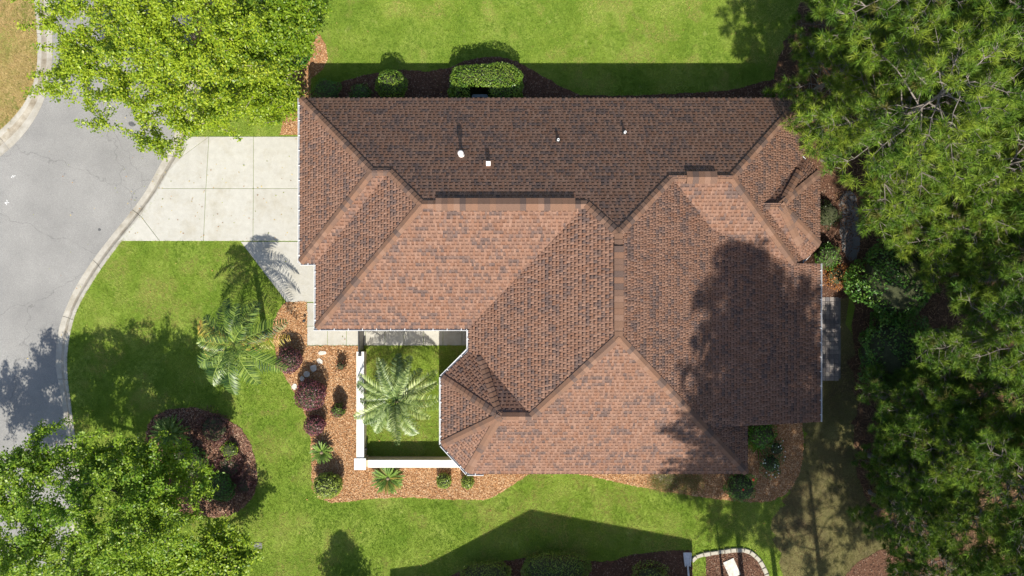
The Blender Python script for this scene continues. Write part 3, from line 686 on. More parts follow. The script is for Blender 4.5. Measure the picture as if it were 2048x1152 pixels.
b = MB(); b.lathe([(.03, -.1), (.06, -.08), (.07, .06), (.03, .12)], 8, (.11, 0, 0)); b.build('lamp_body', M['black_metal'], sp)

# ------------------------------------------------------------------ vegetation tools
def unit(v): return v / np.maximum(1e-9, np.linalg.norm(v, axis=-1, keepdims=True))
def leaf_quads(C, Nn, L, Wd, r, dirv=None):
    n = len(C); a = r.normal(size=(n, 3)) if dirv is None else dirv + r.normal(0, .35, (n, 3))
    a = unit(a - Nn * (a * Nn).sum(1, keepdims=True)); b = np.cross(Nn, a)
    a = a * (L * .5)[:, None]; b = b * (Wd * .5)[:, None]
    V = np.stack([C - a, C + b * .9 - a * .1, C + a, C - b * .9 - a * .1], 1).reshape(-1, 3)
    return V, np.arange(4 * n).reshape(n, 4)
def palette(r, n, pal, P=None, patch=1.0, var=.16, seed=3):
    pal = np.array(pal)
    t = r.random(n) if P is None else np.clip(.5 * vnoise(P + P[:, [2]] * .7, patch, seed) + .5 * r.random(n), 0, .999)
    return pal[(t * len(pal)).astype(int)] * (1 + r.uniform(-var, var, (n, 1)))
def tubes_np(segs, n=6):
    """segs: list of (p0,p1,r0,r1) -> V,F quads"""
    P0 = np.array([s[0] for s in segs], float); P1 = np.array([s[1] for s in segs], float); R0 = np.array([s[2] for s in segs]); R1 = np.array([s[3] for s in segs])
    t = unit(P1 - P0); ref = np.where(np.abs(t[:, [2]]) < .9, np.array([[0, 0, 1.0]]), np.array([[1.0, 0, 0]])); a = unit(np.cross(t, ref)); b = np.cross(t, a)
    an = np.arange(n) * 2 * math.pi / n; ring = a[:, None] * np.cos(an)[None, :, None] + b[:, None] * np.sin(an)[None, :, None]
    V = np.concatenate([P0[:, None] + ring * R0[:, None, None], P1[:, None] + ring * R1[:, None, None]], 1).reshape(-1, 3)
    k = np.arange(n); q = np.stack([k, (k + 1) % n, (k + 1) % n + n, k + n], 1)
    F = (np.arange(len(segs))[:, None, None] * 2 * n + q[None]).reshape(-1, 4)
    return V, F
def grow(r, trunk, targets, wig=.12, twig=.012, expo=2.3, bias=.35):
    """connect target points to a trunk polyline; returns tapered segments"""
    nodes = [np.array(p, float) for p in trunk]; par = list(range(-1, len(trunk) - 1)); tips = []
    base = nodes[len(trunk) // 2]
    order = np.argsort([np.linalg.norm(t - base) for t in targets])
    for ti in order:
        t = targets[ti]; A = np.array(nodes); d = np.linalg.norm(A - t, axis=1)
        pen = d + bias * np.maximum(0, A[:, 2] - t[2]) * 1.5
        j = int(np.argmin(pen)); p = nodes[j]; n = max(1, int(d[j] / .55)); last = j
        for k in range(1, n + 1):
            q = p + (t - p) * k / n
            if k < n: q = q + r.normal(0, wig, 3) * min(1, d[j]) * .5 + np.array([0, 0, -.05 * d[j] * math.sin(math.pi * k / n)])
            nodes.append(q); par.append(last); last = len(nodes) - 1
        tips.append(last)
    w = np.full(len(nodes), 0.0); ch = [[] for _ in nodes]
    for i, p in enumerate(par):
        if p >= 0: ch[p].append(i)
    rad = np.zeros(len(nodes))
    for i in range(len(nodes) - 1, -1, -1):
        s = sum(rad[c] ** expo for c in ch[i]); rad[i] = max(twig, s ** (1 / expo)) if ch[i] else twig
    segs = [(nodes[par[i]], nodes[i], min(rad[par[i]], rad[i] * 1.35), rad[i]) for i in range(1, len(nodes))]
    return segs, [nodes[i] for i in tips], [unit(nodes[i] - nodes[par[i]]) for i in tips]
def broadleaf_mesh(seed, hgt, rad, cb, pal, nt=330, per=110, leafL=.13, cens=None, clumps=34, cl_sd=.55):
    r = np.random.default_rng(seed)
    cz = (cb + hgt) / 2; rz = (hgt - cb) / 2
    u = unit(r.normal(size=(clumps, 3))); u[:, 2] = np.abs(u[:, 2]) * 1.1 - .35; u = unit(u)
    rr_ = r.uniform(.45, 1.0, (clumps, 1)) ** .6
    cen = u * rr_ * np.array([rad, rad, rz]) + np.array([0, 0, cz])
    if cens is not None: cen = np.array(cens, float); clumps = len(cen)
    t = cen[r.integers(0, clumps, nt)] + r.normal(0, 1, (nt, 3)) * np.array([cl_sd, cl_sd, cl_sd * .6])
    trunk = [(0, 0, -.1), (.03, 0, .5), (.05, .04, cb * .6), (.02, .08, cb), (0, .1, cb + (hgt - cb) * .3), (.1, 0, cb + (hgt - cb) * .6)]
    segs, tips, dirs = grow(r, trunk, t)
    bV, bF = tubes_np(segs, 6)
    n = nt * per; ti = r.integers(0, nt, n); T = np.array(tips)[ti]; D = np.array(dirs)[ti]
    s = r.normal(0, 1, (n, 3)); u_ = r.uniform(-1.15, .3, (n, 1)); C = T + D * u_ + s * np.array([.13, .13, .08]) * (1.15 - .5 * (u_ + 1.15) / 1.45)
    N_ = unit(r.normal(0, .55, (n, 3)) + np.array([0, 0, 1.0])); L = r.uniform(.7, 1.25, n) * leafL
    V, F = leaf_quads(C, N_, L, L * .62, r)
    return (bV, bF), (V, F, palette(r, n, pal, C, .9, .18, seed))
def add_tree(name, loc, rz, sc, trunk_me, crown_me, label, cat='tree', group=None):
    e = tag(empty(name, loc, rz), label, cat, group); e.scale = (sc,) * 3
    for nm, me in (('trunk', trunk_me), ('crown', crown_me)):
        o = bpy.data.objects.new(nm, me); COL.objects.link(o); o.parent = e
    return e
def mk(name, VF, mat, cols=None):
    me = mesh_np(name, VF[0], VF[1], cols, smooth=cols is None); me.materials.append(M[mat]); return me

# broadleaf street trees
LIME = [(.16, .25, .014), (.22, .31, .018), (.28, .36, .024), (.11, .19, .014), (.34, .4, .04)]
GREEN = [(.11, .21, .014), (.16, .265, .018), (.215, .315, .024), (.28, .365, .03), (.065, .14, .013)]
def broadleaf(name, gx, gy, seed, label, group, hgt, rad, cb, pal, cl=None, **k):
    x0_, y0_ = G(gx, gy)
    if cl: k['cens'] = [(G(a, b, z)[0] - x0_, G(a, b, z)[1] - y0_, z) for a, b, z in cl]
    tr, cr = broadleaf_mesh(seed, hgt, rad, cb, pal, **k)
    return add_tree(name, (x0_, y0_, 0), 0, 1, mk('trunk', tr, 'bark'), mk('crown', cr[:2], 'leaf', cr[2]), label, 'tree', group)
broadleaf('street_tree', 425, 105, 11, 'wide lime-green leafy tree overhanging the road above the driveway', 'leafy trees by the road', 6.6, 5.0, 1.7, LIME, nt=330, per=190, leafL=.12, cl_sd=.6,
          cl=[(125, 95, 5), (130, 165, 4.6), (190, 150, 4.6), (165, 60, 5.5), (240, 60, 6), (215, 110, 5.4), (290, 150, 5.2), (260, 195, 4.2), (200, 200, 4.4), (330, 60, 6.4), (310, 110, 5.8), (390, 150, 5), (420, 60, 6.2), (340, 215, 3.6), (365, 265, 3), (415, 205, 3.6), (480, 130, 4.4), (470, 40, 5.6), (185, 10, 6), (280, 5, 6.6), (390, -10, 6.8), (440, 165, 4.2), (300, 260, 3.3), (110, 30, 5.6), (370, 100, 5.8), (260, 20, 6.4), (350, 10, 6.6), (430, 110, 5.2), (150, 120, 5.0), (430, 5, 6.0), (510, 165, 3.6), (330, 160, 5.0)])
broadleaf('street_tree', 582, 38, 12, 'dense rounded yellow-green tree at the top beside the north lawn', 'leafy trees by the road', 5.0, 2.2, 1.2, LIME, nt=300, per=170, leafL=.13, cl_sd=.4,
          cl=[(540, 40, 4.4), (590, 55, 3.6), (560, 85, 3.4), (510, 75, 4), (598, 85, 2.8), (500, 15, 4.8), (597, 15, 3.9), (545, 5, 4.8), (575, 60, 4), (520, 110, 3), (480, 70, 4), (560, -20, 4.6), (470, 100, 3.6), (600, 40, 3.4)])
broadleaf('small_tree', 520, 190, 13, 'low spreading yellow-green tree beside the garage corner', 'leafy trees by the road', 2.8, 2.1, .9, LIME, nt=130, per=100, leafL=.12, cl_sd=.34,
          cl=[(570, 170, 2.0), (505, 180, 2.4), (525, 215, 1.7), (465, 205, 2.4), (545, 195, 2.1), (440, 225, 2.0), (585, 205, 1.5), (490, 150, 2.6), (550, 150, 2.0), (410, 215, 2.4), (545, 225, 1.4)])
broadleaf('street_tree', 300, 1055, 14, 'large green leafy tree over the kerb at the bottom left', 'leafy trees by the road', 6.6, 4.7, 1.9, GREEN, nt=450, per=185, leafL=.12, cl_sd=.58,
          cl=[(50, 965, 5), (120, 935, 5), (180, 905, 4.4), (225, 930, 5), (272, 905, 4), (60, 1050, 5.5), (130, 1020, 6), (200, 1000, 6), (260, 985, 5.4), (325, 955, 4.2), (365, 930, 3.4), (300, 1030, 5.5), (355, 1000, 4.5), (100, 1110, 6), (200, 1090, 6.4), (20, 1130, 6), (150, 1150, 6.2), (-40, 1000, 5), (-60, 1080, 5.5), (-15, 945, 4.6), (-95, 1060, 5), (-60, 1150, 5.6), (270, 1090, 6), (330, 1080, 5), (240, 1150, 6), (-120, 1000, 4.6), (80, 900, 4.2)])
broadleaf('street_tree', 425, 1130, 15, 'smaller green leafy tree cut off by the bottom edge right of the large one', 'leafy trees by the road', 3.2, 2.3, 1.2, GREEN, nt=190, per=95, leafL=.14, cl_sd=.4,
          cl=[(445, 1085, 2.6), (475, 1110, 2.4), (415, 1115, 3), (385, 1135, 3.2), (450, 1145, 3), (340, 1140, 3.4), (300, 1150, 3.6)])
broadleaf('street_tree', 835, -75, 16, 'leafy tree whose low edge shows at the top of the north lawn', 'leafy trees by the road', 3.2, 1.9, .8, GREEN, nt=150, per=90, clumps=20, leafL=.13, cl_sd=.45)

# pines
PINE = [(.11, .11, .026), (.06, .125, .014), (.095, .17, .018), (.14, .215, .023), (.185, .25, .028), (.04, .085, .014)]
def pine_mesh(seed, hgt, rad, cb, nb=54, lean=.4):
    r = np.random.default_rng(seed)
    lx, ly = r.normal(0, lean, 2); nseg = 9
    trunk = [np.array([lx * (i / nseg) ** 1.5 + r.normal(0, .03), ly * (i / nseg) ** 1.5 + r.normal(0, .03), -.1 + (hgt - .3) * i / nseg]) for i in range(nseg + 1)]
    def tp(z):
        f = np.clip((z + .1) / (hgt - .3), 0, 1) * nseg; i = int(min(nseg - 1, f)); return trunk[i] + (trunk[i + 1] - trunk[i]) * (f - i)
    r0 = .2 if hgt < 20 else .15
    segs = [(trunk[i], trunk[i + 1], r0 * (1 - .88 * i / nseg), r0 * (1 - .88 * (i + 1) / nseg)) for i in range(nseg)]
    tips = []; td = []
    for k in range(nb):
        f = (k + r.random()) / nb; z = cb + (hgt - cb) * f ** .95; az = k * 2.39996 + r.normal(0, .35)
        L = rad * (.42 + .58 * math.sin(math.pi * min(1, .22 + f * .72))) * (1 - .55 * f ** 3) * r.uniform(.62, 1.1)
        if f > .93: L *= .5
        b0 = tp(z); up = .12 + .55 * f; d = np.array([math.cos(az), math.sin(az), up]); m = max(4, int(L / .5)); p = b0; pr = .012 + .007 * L
        for i in range(m):
            t = (i + 1) / m; q = b0 + np.array([math.cos(az), math.sin(az), 0]) * L * t + np.array([0, 0, L * up * (t - .55 * t * t) - .1 * L * t + .12 * L * t ** 3]) + r.normal(0, .07, 3)
            segs.append((p, q, pr * (1 - .8 * i / m), pr * (1 - .8 * (i + 1) / m)))
            if t > .32:
                ns = r.integers(3, 6)
                for _ in range(ns):
                    a2 = az + r.choice([-1, 1]) * r.uniform(.5, 1.25); l2 = (1.15 - t * .6) * L * .34 * r.uniform(.5, 1.15)
                    e = q + np.array([math.cos(a2), math.sin(a2), r.uniform(.0, .5)]) * l2
                    segs.append((q, e, .012, .006)); dd = unit(e - q)
                    tips.append(e); td.append(dd)
                    if l2 > .35:
                        tips.append(q + (e - q) * .62 + r.normal(0, .05, 3)); td.append(unit(dd + r.normal(0, .4, 3)))
                        e2 = q + (e - q) * .6 + np.array([math.cos(a2 + .8), math.sin(a2 + .8), .25]) * l2 * .5; segs.append((q + (e - q) * .55, e2, .008, .005)); tips.append(e2); td.append(unit(e2 - q))
            p = q
        tips.append(p); td.append(unit(p - b0 + np.array([0, 0, .3])))
    tips = np.array(tips); td = np.array(td); td[:, 2] = td[:, 2] * .6 + .42; td = unit(td); nt = len(tips)
    npn = 40; n = nt * npn; T = np.repeat(tips, npn, 0); D = np.repeat(td, npn, 0)
    v = unit(D * r.uniform(.25, 1.0, (n, 1)) + unit(r.normal(size=(n, 3))) * .85); L = r.uniform(.2, .36, n)
    s = unit(np.cross(v, r.normal(size=(n, 3)))) * .0105
    b = T + D * r.uniform(-.12, .05, (n, 1)); tip = b + v * L[:, None] - np.array([0, 0, .02])
    V = np.stack([b - s, b + s, tip], 1).reshape(-1, 3); F = np.arange(3 * n).reshape(n, 3)
    tc = palette(r, nt, PINE, tips, .9, .15, seed); col = np.repeat(tc, npn, 0) * r.uniform(.8, 1.2, (n, 1))
    return tubes_np(segs, 6), (V, F, col), nt
PV = []
for sd, h, rd, cb, nbr in ((21, 11.5, 3.9, 4.6, 54), (22, 12.0, 3.6, 4.9, 54), (23, 9.0, 3.1, 2.6, 54), (24, 25.0, 3.7, 9.0, 112), (25, 25.0, 3.7, 6.5, 58)):
    t, c, nt = pine_mesh(sd, h, rd, cb, nbr); PV.append((mk('trunk', t, 'pine_bark'), mk('crown', c[:2], 'needle', c[2])))
def pine(gx, gy, v, rz, sc, label): return add_tree('pine_tree', (*G(gx, gy), 0), rz, sc, PV[v][0], PV[v][1], label, 'tree', 'pines in the wood east of the house')
for p in ((1648, 318, 0, .4, .98, 'long-needled pine whose branches overhang the north-east roof corner'), (1612, 112, 1, 2.0, 1.0, 'pine just beyond the shaded corner of the north lawn'), (1760, 10, 0, 3.9, .95, 'pine at the top edge between the lawn and the corner'),
          (1812, 205, 1, 1.0, 1.12, 'tall pine with its bare grey trunk showing in the gap at the upper right'), (1860, 80, 2, .2, 1.15, 'low bushy pine near the top right corner'), (1800, 385, 2, 2.6, 1.1, 'bushy pine right of the bay roof, below the bare trunk'),
          (1775, 470, 2, 4.4, .8, 'small sunlit pine leaning over the dark evergreen shrubs'), (1900, 300, 0, 5.1, 1.0, 'pine at the right edge a third of the way down'), (1905, 560, 1, 3.2, .95, 'pine at the right edge level with the middle of the roof'),
          (1890, 745, 2, 1.7, 1.05, 'bushy pine at the right edge below the middle'), (1765, 850, 2, 5.6, .78, 'young pine closest to the porch end of the house'), (1845, 905, 0, .9, .82, 'pine between the porch end and the lower right edge'),
          (1740, 985, 2, 3.4, .62, 'smallest pine at the edge of the worn grass, lower right'), (1920, 1010, 1, 4.8, .95, 'pine near the bottom right corner'), (1800, 1100, 2, .1, .74, 'low pine above the dark mulch at the bottom right'), (1985, 860, 0, 2.9, 1.0, 'pine behind the others at the lower right edge'),
          (1628, 92, 2, 5.2, .85, 'bushy pine over the far corner of the north lawn'), (1842, 660, 0, 5.5, .85, 'taller pine between the evergreens and the right edge'), (1752, 790, 2, 1.1, .66, 'short pine below the patio at the edge of the wood'), (1738, 910, 2, 4.6, .6, 'short pine beside the worn yard, below the patio one'), (1590, 205, 2, 3.3, .7, 'small pine at the very corner of the roof, above the bay'), (1985, 130, 2, 4.1, 1.2, 'pine hugging the upper right corner behind the tall trunk'),
          (1502, 1335, 3, .6, 1.0, 'tall pine beyond the bottom edge shading the porch roof'), (1572, 1325, 3, 2.4, .97, 'tall pine beyond the bottom edge shading the worn side yard'), (1668, 1372, 4, 4.0, .96, 'tall pine beyond the bottom edge right of the stone-edged bed')):
    pine(*p)

# shrubs: a twiggy core with a leafy skin
def shell_points(r, n, dims, power, zc, trim=None, lump=.1, seed=1):
    u = r.normal(size=(n * 2, 3)); u = np.sign(u) * np.abs(u) ** (1.0)
    u = u / (np.abs(u) ** power).sum(1, keepdims=True) ** (1 / power)
    u = u[u[:, 2] > -.8][:n]
    lumpf = 1 + lump * (vnoise(u * 2.1 + u[:, [2]] + 7, .6, seed) - .5) * 2
    dep = 1 - np.abs(r.normal(0, .07, len(u)))
    P = u * lumpf[:, None] * dep[:, None] * np.array(dims) + np.array([0, 0, zc])
    nn = unit(u ** 1 / np.array(dims))
    return P, nn
def shrub(name, gx, gy, rx, ry, h, pal, label, cat='shrub', group=None, n=1600, leaf=.075, power=2.0, lump=.12, seed=1, notch=None, flowers=None, rz=0.0, up=.6, lo=.05):
    r = np.random.default_rng(seed); e = tag(empty(name, (*G(gx, gy), 0), rz), label, cat, group)
    zc = lo + (h - lo) * .5; P, nn = shell_points(r, n, (rx, ry, (h - lo) * .5), power, zc, lump=lump, seed=seed)
    if notch is not None: k = ~((np.abs(P[:, 0] - notch[0]) < notch[1]) & (P[:, 1] < notch[2])); P, nn = P[k], nn[k]
    n = len(P); N_ = unit(nn * .7 + r.normal(0, .55, (n, 3)) + np.array([0, 0, up * .6])); L = r.uniform(.7, 1.3, n) * leaf
    V, F = leaf_quads(P, N_, L, L * .6, r); me = mk('foliage', (V, F), 'shrub', palette(r, n, pal, P, .35, .2, seed))
    o = bpy.data.objects.new('foliage', me); COL.objects.link(o); o.parent = e
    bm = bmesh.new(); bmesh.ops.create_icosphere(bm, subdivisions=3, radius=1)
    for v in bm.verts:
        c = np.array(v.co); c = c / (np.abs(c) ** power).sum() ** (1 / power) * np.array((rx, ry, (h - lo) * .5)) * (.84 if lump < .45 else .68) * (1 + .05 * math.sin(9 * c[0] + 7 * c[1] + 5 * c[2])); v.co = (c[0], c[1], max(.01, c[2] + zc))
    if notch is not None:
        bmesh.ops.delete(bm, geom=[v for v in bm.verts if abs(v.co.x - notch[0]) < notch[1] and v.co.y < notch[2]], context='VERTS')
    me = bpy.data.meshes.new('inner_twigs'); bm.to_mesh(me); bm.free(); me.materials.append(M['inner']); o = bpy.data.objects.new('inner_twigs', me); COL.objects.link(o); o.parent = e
    if flowers:
        nf, fc, fs = flowers; m = min(nf, n); P2 = P[r.permutation(n)]; P2 = P2[P2[:, 2] > zc][:m] * np.array([1.03, 1.03, 1.05]); m = len(P2)
        for i in range(m):
            b = MB(); 
            for a in range(5):
                an = a * 1.2566; b.add([(0, 0, .01), (fs * math.cos(an - .5), fs * math.sin(an - .5), .02), (fs * 1.25 * math.cos(an), fs * 1.25 * math.sin(an), .03), (fs * math.cos(an + .5), fs * math.sin(an + .5), .02)], [(0, 1, 2, 3)])
            b.build('flower', M[fc], e, loc=tuple(P2[i]))
    return e
M['red_petal'] = pmat('red_petal', [(.3, (.5, .03, .015)), (.7, (.6, .06, .03))], 9, .6); M['white_petal'] = pmat('white_petal', [(.3, (.62, .65, .55)), (.7, (.75, .76, .68))], 9, .6)
PURP = [(.1, .028, .045), (.15, .045, .06), (.22, .075, .085), (.08, .03, .05), (.18, .1, .06)]; BOX = [(.11, .175, .02), (.16, .225, .03), (.21, .27, .05), (.08, .13, .018)]; DEEP = [(.045, .12, .018), (.065, .155, .022), (.09, .19, .028), (.125, .22, .035)]
def s2(gx, gy, z): x, y = G(gx, gy, z); return 1024 + x * 42, 576 - y * 42
def sh(px, py, rpx, h, pal, label, name='shrub', **k):
    gx, gy = s2(px, py, h * .55); r_ = rpx / 43.5; return shrub(name, gx, gy, r_ * k.pop('sx', 1), r_ * k.pop('sy', 1), h, pal, label, **k)
sh(577, 721, 27, 1.25, PURP, 'round purple shrub under the tip of the palm frond', 'purple_shrub', cat='shrub', group='clipped purple shrubs', seed=31, n=1900)
sh(620, 790, 32, 1.35, PURP, 'largest round purple shrub below the shaded stepping stones', 'purple_shrub', cat='shrub', group='clipped purple shrubs', seed=32, n=2500)
sh(629, 851, 21, 1.05, PURP, 'small purple shrub right below the largest purple one', 'purple_shrub', cat='shrub', group='clipped purple shrubs', seed=33, n=1300)
sh(677, 820, 15, 1.1, PURP[:2] + BOX[:2], 'small olive and purple shrub standing alone beside the courtyard wall', 'purple_shrub', cat='shrub', group='clipped purple shrubs', seed=34, n=800)
sh(682, 731, 12, .7, [(.14, .03, .03), (.1, .07, .03), (.2, .07, .05)], 'thin reddish shrub near the garden gate', 'purple_shrub', cat='shrub', seed=35, n=240, lump=.5)
sh(655, 972, 31, 1.3, BOX, 'round clipped green boxwood at the corner of the mulch bed', 'boxwood', seed=36, n=2400, sy=.85)
sh(888, 962, 16, .8, BOX, 'left one of two small boxwood balls below the courtyard wall', 'boxwood', seed=37, n=800, group='small boxwood balls')
sh(935, 964, 14, .8, BOX, 'right one of two small boxwood balls, beside the bay gutter', 'boxwood', seed=38, n=700, group='small boxwood balls')
sh(783, 172, 32, 1.75, [(.07, .15, .014), (.11, .19, .02), (.17, .24, .03)], 'round green shrub with a sunlit top north of the house', 'shrub', seed=39, n=2600)
sh(652, 184, 28, 1.0, DEEP, 'shaded dark green shrub nearest the north-west roof corner', 'shrub', seed=40, n=2000, lump=.3, leaf=.06)
sh(722, 188, 21, .7, DEEP, 'low shaded shrub between the two rounder ones by the north eave', 'shrub', seed=41, n=1200, lump=.3, leaf=.06)
for i, (px, py, rp, lb) in enumerate(((428, 858, 36, 'upper maroon ground shrub in the island bed'), (458, 932, 30, 'middle maroon ground shrub in the island bed'), (487, 972, 20, 'small maroon ground shrub at the right rim of the island bed'))):
    sh(px, py, rp, .42, [(.075, .03, .035), (.11, .045, .045), (.15, .075, .06), (.06, .03, .03)], lb, 'maroon_shrub', seed=130 + i, n=int(rp * 90), lump=.5, group='maroon ground shrubs', leaf=.065)
gx, gy = s2(972, 168, 1.0)
shrub('hedge', gx, gy + 6, 1.72, .98, 1.95, [(.055, .12, .012), (.085, .16, .016), (.13, .2, .025), (.17, .235, .035)], 'broad clipped hedge wrapped around the air conditioner', 'hedge', n=11000, leaf=.085, power=3.6, lump=.06, seed=42, notch=(-.27, .42, -.25))
sh(590, 108, 30, 1.2, [(.035, .13, .01), (.06, .17, .014), (.09, .2, .02)], 'bright deep green shrub under the edge of the lime trees', 'shrub', seed=43, n=1800, lump=.2)
sh(440, 975, 28, .9, DEEP, 'dark green rounded shrub in the island bed', 'shrub', seed=44, n=1900, lump=.25)
sh(460, 900, 17, .5, GREEN, 'small green shrub on the upper right of the island bed', 'shrub', seed=45, n=500, lump=.4)
sh(375, 925, 36, 1.0, DEEP, 'spreading dark shrub below the island bed sago', 'shrub', seed=46, n=1700, lump=.35)
sh(1522, 866, 30, 1.2, [(.05, .17, .012), (.08, .21, .016), (.11, .25, .02)], 'bright green shrub tucked against the lower right house corner', 'shrub', seed=47, n=1500, lump=.25, leaf=.09)
sh(1482, 974, 30, 1.1, [(.06, .16, .02), (.1, .21, .03), (.17, .27, .07)], 'green shrub with a red flower at the lower edge of the roof', 'flowering_shrub', seed=48, n=1700, lump=.35, flowers=(2, 'red_petal', .05))
sh(1543, 928, 23, .9, [(.05, .12, .02), (.09, .17, .03), (.2, .3, .1)], 'loose rose bush with white blooms in the right mulch bed', 'flowering_shrub', seed=49, n=700, lump=.55, flowers=(15, 'white_petal', .028))
sh(1553, 897, 17, .6, [(.06, .13, .03), (.12, .2, .06)], 'small pale-leaved shrub above the white rose bush', 'flowering_shrub', seed=50, n=280, lump=.6, flowers=(7, 'white_petal', .025))
sh(1655, 512, 26, 1.1, DEEP + [(.07, .17, .015)], 'green shrub squeezed between the bay roof and the porch roof', 'shrub', seed=51, n=1300, lump=.35)
sh(1672, 552, 24, .4, [(.42, .17, .045), (.32, .12, .03), (.5, .25, .08)], 'rust-orange dead fern clump beside the porch gutter', 'fern_clump', cat='plant', seed=52, n=600, lump=.5)
sh(1110, 1136, 68, 1.3, BOX, 'long clipped hedge at the bottom edge, right one of the pair', 'hedge', cat='hedge', seed=53, n=4200, sy=.42, power=3, group='hedges at the bottom edge')
sh(972, 1150, 50, 1.2, BOX, 'shorter clipped hedge at the bottom edge, left one of the pair', 'hedge', cat='hedge', seed=54, n=2600, sy=.5, power=3, group='hedges at the bottom edge')
sh(1300, 1150, 36, .9, BOX, 'loose low shrub at the bottom edge left of the splash block', 'shrub', seed=55, n=1100, sy=.6, lump=.45)
EVG = [(.035, .1, .016), (.05, .13, .02), (.075, .17, .025), (.11, .2, .03)]
sh(1800, 560, 78, 3.2, EVG, 'dark glossy evergreen in the shade beneath the small sunlit pine', 'evergreen_shrub', seed=56, n=6500, lump=.35, leaf=.13, group='evergreens under the pines')
sh(1790, 705, 74, 2.6, EVG + [(.12, .18, .05)], 'glossy evergreen with pale leaf edges right of the patio', 'evergreen_shrub', seed=57, n=6000, lump=.4, leaf=.12, group='evergreens under the pines')
sh(1812, 985, 56, 1.9, [(.1, .11, .02), (.15, .14, .03), (.2, .13, .05), (.07, .09, .02)], 'yellowish bronze shrub among the pines at the lower right', 'evergreen_shrub', seed=58, n=4200, lump=.3, leaf=.08, group='evergreens under the pines')
sh(1900, 985, 62, 2.2, [(.035, .12, .01), (.06, .16, .014), (.09, .2, .018)], 'fresh green shrub right of the bronze one under the pines', 'evergreen_shrub', seed=59, n=4200, lump=.4, leaf=.11, group='evergreens under the pines')
sh(1655, 430, 26, .9, [(.02, .03, .01), (.04, .055, .015), (.07, .07, .025)], 'dark sparse shrub in the shade beside the bay roof', 'shrub', seed=60, n=900, lump=.4)

# palms
def frond_mesh(seed, L, droop, nl, lw, ll, pal, up=.5, stiff=False, vshape=.35, mat='palm', vj=.16):
    r = np.random.default_rng(seed); ts = np.linspace(0, 1, 14); ax = []
    for t in ts: ax.append((L * (t - .10 * droop * t * t), 0.0, L * (up * t - droop * t * t * .95)))
    ax = np.array(ax); V = []; F = []; Cc = []
    def pos(t): return np.array([np.interp(t, ts, ax[:, k]) for k in range(3)])
    for i in range(13):                      # rachis ribbon, keeled
        a, b = ax[i], ax[i + 1]; w0 = .022 * (1 - ts[i] * .75); w1 = .022 * (1 - ts[i + 1] * .75); k = len(V)
        V += [a + (0, -w0, 0), a + (0, 0, w0), a + (0, w0, 0), b + (0, w1, 0), b + (0, 0, w1), b + (0, -w1, 0)]; F += [(k, k + 1, k + 4, k + 5), (k + 1, k + 2, k + 3, k + 4)]; Cc += [np.array(pal[-1]) * 1.1] * 2
    for i in range(nl):
        t = .14 + .86 * (i + .5) / nl
        for s in (-1, 1):
            p = pos(t + r.uniform(-.006, .006)); q = pos(min(1, t + .02)); fw = unit(q - pos(t - .02)); l = ll * (math.sin(math.pi * (.18 + .78 * t)) ** .7) * r.uniform(.85, 1.12)
            d1 = unit(fw * r.uniform(.5, .8) + np.array([0, s * 1.0, vshape + r.normal(0, vj)])); hang = .12 if stiff else .55
            m = p + d1 * l * .55; d2 = unit(d1 + np.array([0, 0, -hang * 1.6])); e = m + d2 * l * .45; sd = unit(np.cross(d1, np.array([0, 0, 1.0]))) * lw
            k = len(V); V += [p - sd * .6, p + sd * .6, m + sd, m - sd, e + sd * .15, e - sd * .15]; F += [(k, k + 1, k + 2, k + 3), (k + 3, k + 2, k + 4, k + 5)]
            c = np.array(pal[r.integers(0, len(pal))]) * r.uniform(.8, 1.2); Cc += [c, c]
    me = mesh_np('frond', np.array(V), np.array(F), np.array(Cc)); me.materials.append(M[mat]); return me
def palm(name, gx, gy, hgt, tr, meshes, specs, label, cat='palm', lean=(0, 0), group=None):
    e = tag(empty(name, (*G(gx, gy), 0)), label, cat, group)
    b = MB(); n = 14; pts = []; rad = []
    for i in range(n + 1): t = i / n; pts.append((lean[0] * t * t, lean[1] * t * t, -.05 + (hgt + .05) * t)); rad.append(tr * (1.25 - .45 * t) * (1.07 if i % 2 else .95))
    b.tube(pts, rad, 12); b.build('trunk', M['palm_bark'], e, True)
    for mi, az, pit, sc in specs:
        o = bpy.data.objects.new('frond', meshes[mi]); COL.objects.link(o); o.parent = e; o.location = (lean[0], lean[1], hgt - .04)
        o.rotation_euler = (0, -pit, az); o.scale = (sc,) * 3
    return e
QP = [(.02, .05, .008), (.05, .095, .014), (.1, .155, .024), (.19, .25, .05)]; YP = [(.3, .22, .03), (.36, .24, .05), (.22, .2, .03)]; BP = [(.13, .18, .05), (.21, .27, .085), (.31, .36, .14), (.06, .1, .025)]
qm = [frond_mesh(61, 2.15, .75, 36, .02, .6, QP, .55), frond_mesh(62, 2.5, 1.0, 38, .02, .64, QP, .5), frond_mesh(63, 2.1, 1.1, 30, .018, .6, YP, .35), frond_mesh(64, 1.7, .5, 28, .02, .55, QP, .7)]
A = lambda d: math.radians(d)
palm('queen_palm', 531, 676, 3.6, .13, qm, [(0, A(62), .05, 1.0), (1, A(25), 0, .95), (2, A(5), .1, 1.0), (1, A(-32), 0, 1.0), (0, A(-62), .0, 1.0), (1, A(-100), 0, 1.05), (1, A(-125), .05, 1.0), (0, A(-150), 0, .95), (2, A(192), .05, .95), (2, A(158), .15, 1.05), (0, A(140), 0, .9), (1, A(110), 0, .9), (0, A(85), .15, .85), (3, A(45), .5, .9), (3, A(170), .5, .9), (3, A(-80), .5, .9), (3, A(-20), .6, .8)],
     'tall palm with glossy dark and yellow fronds on the front lawn', lean=(-.12, .0))
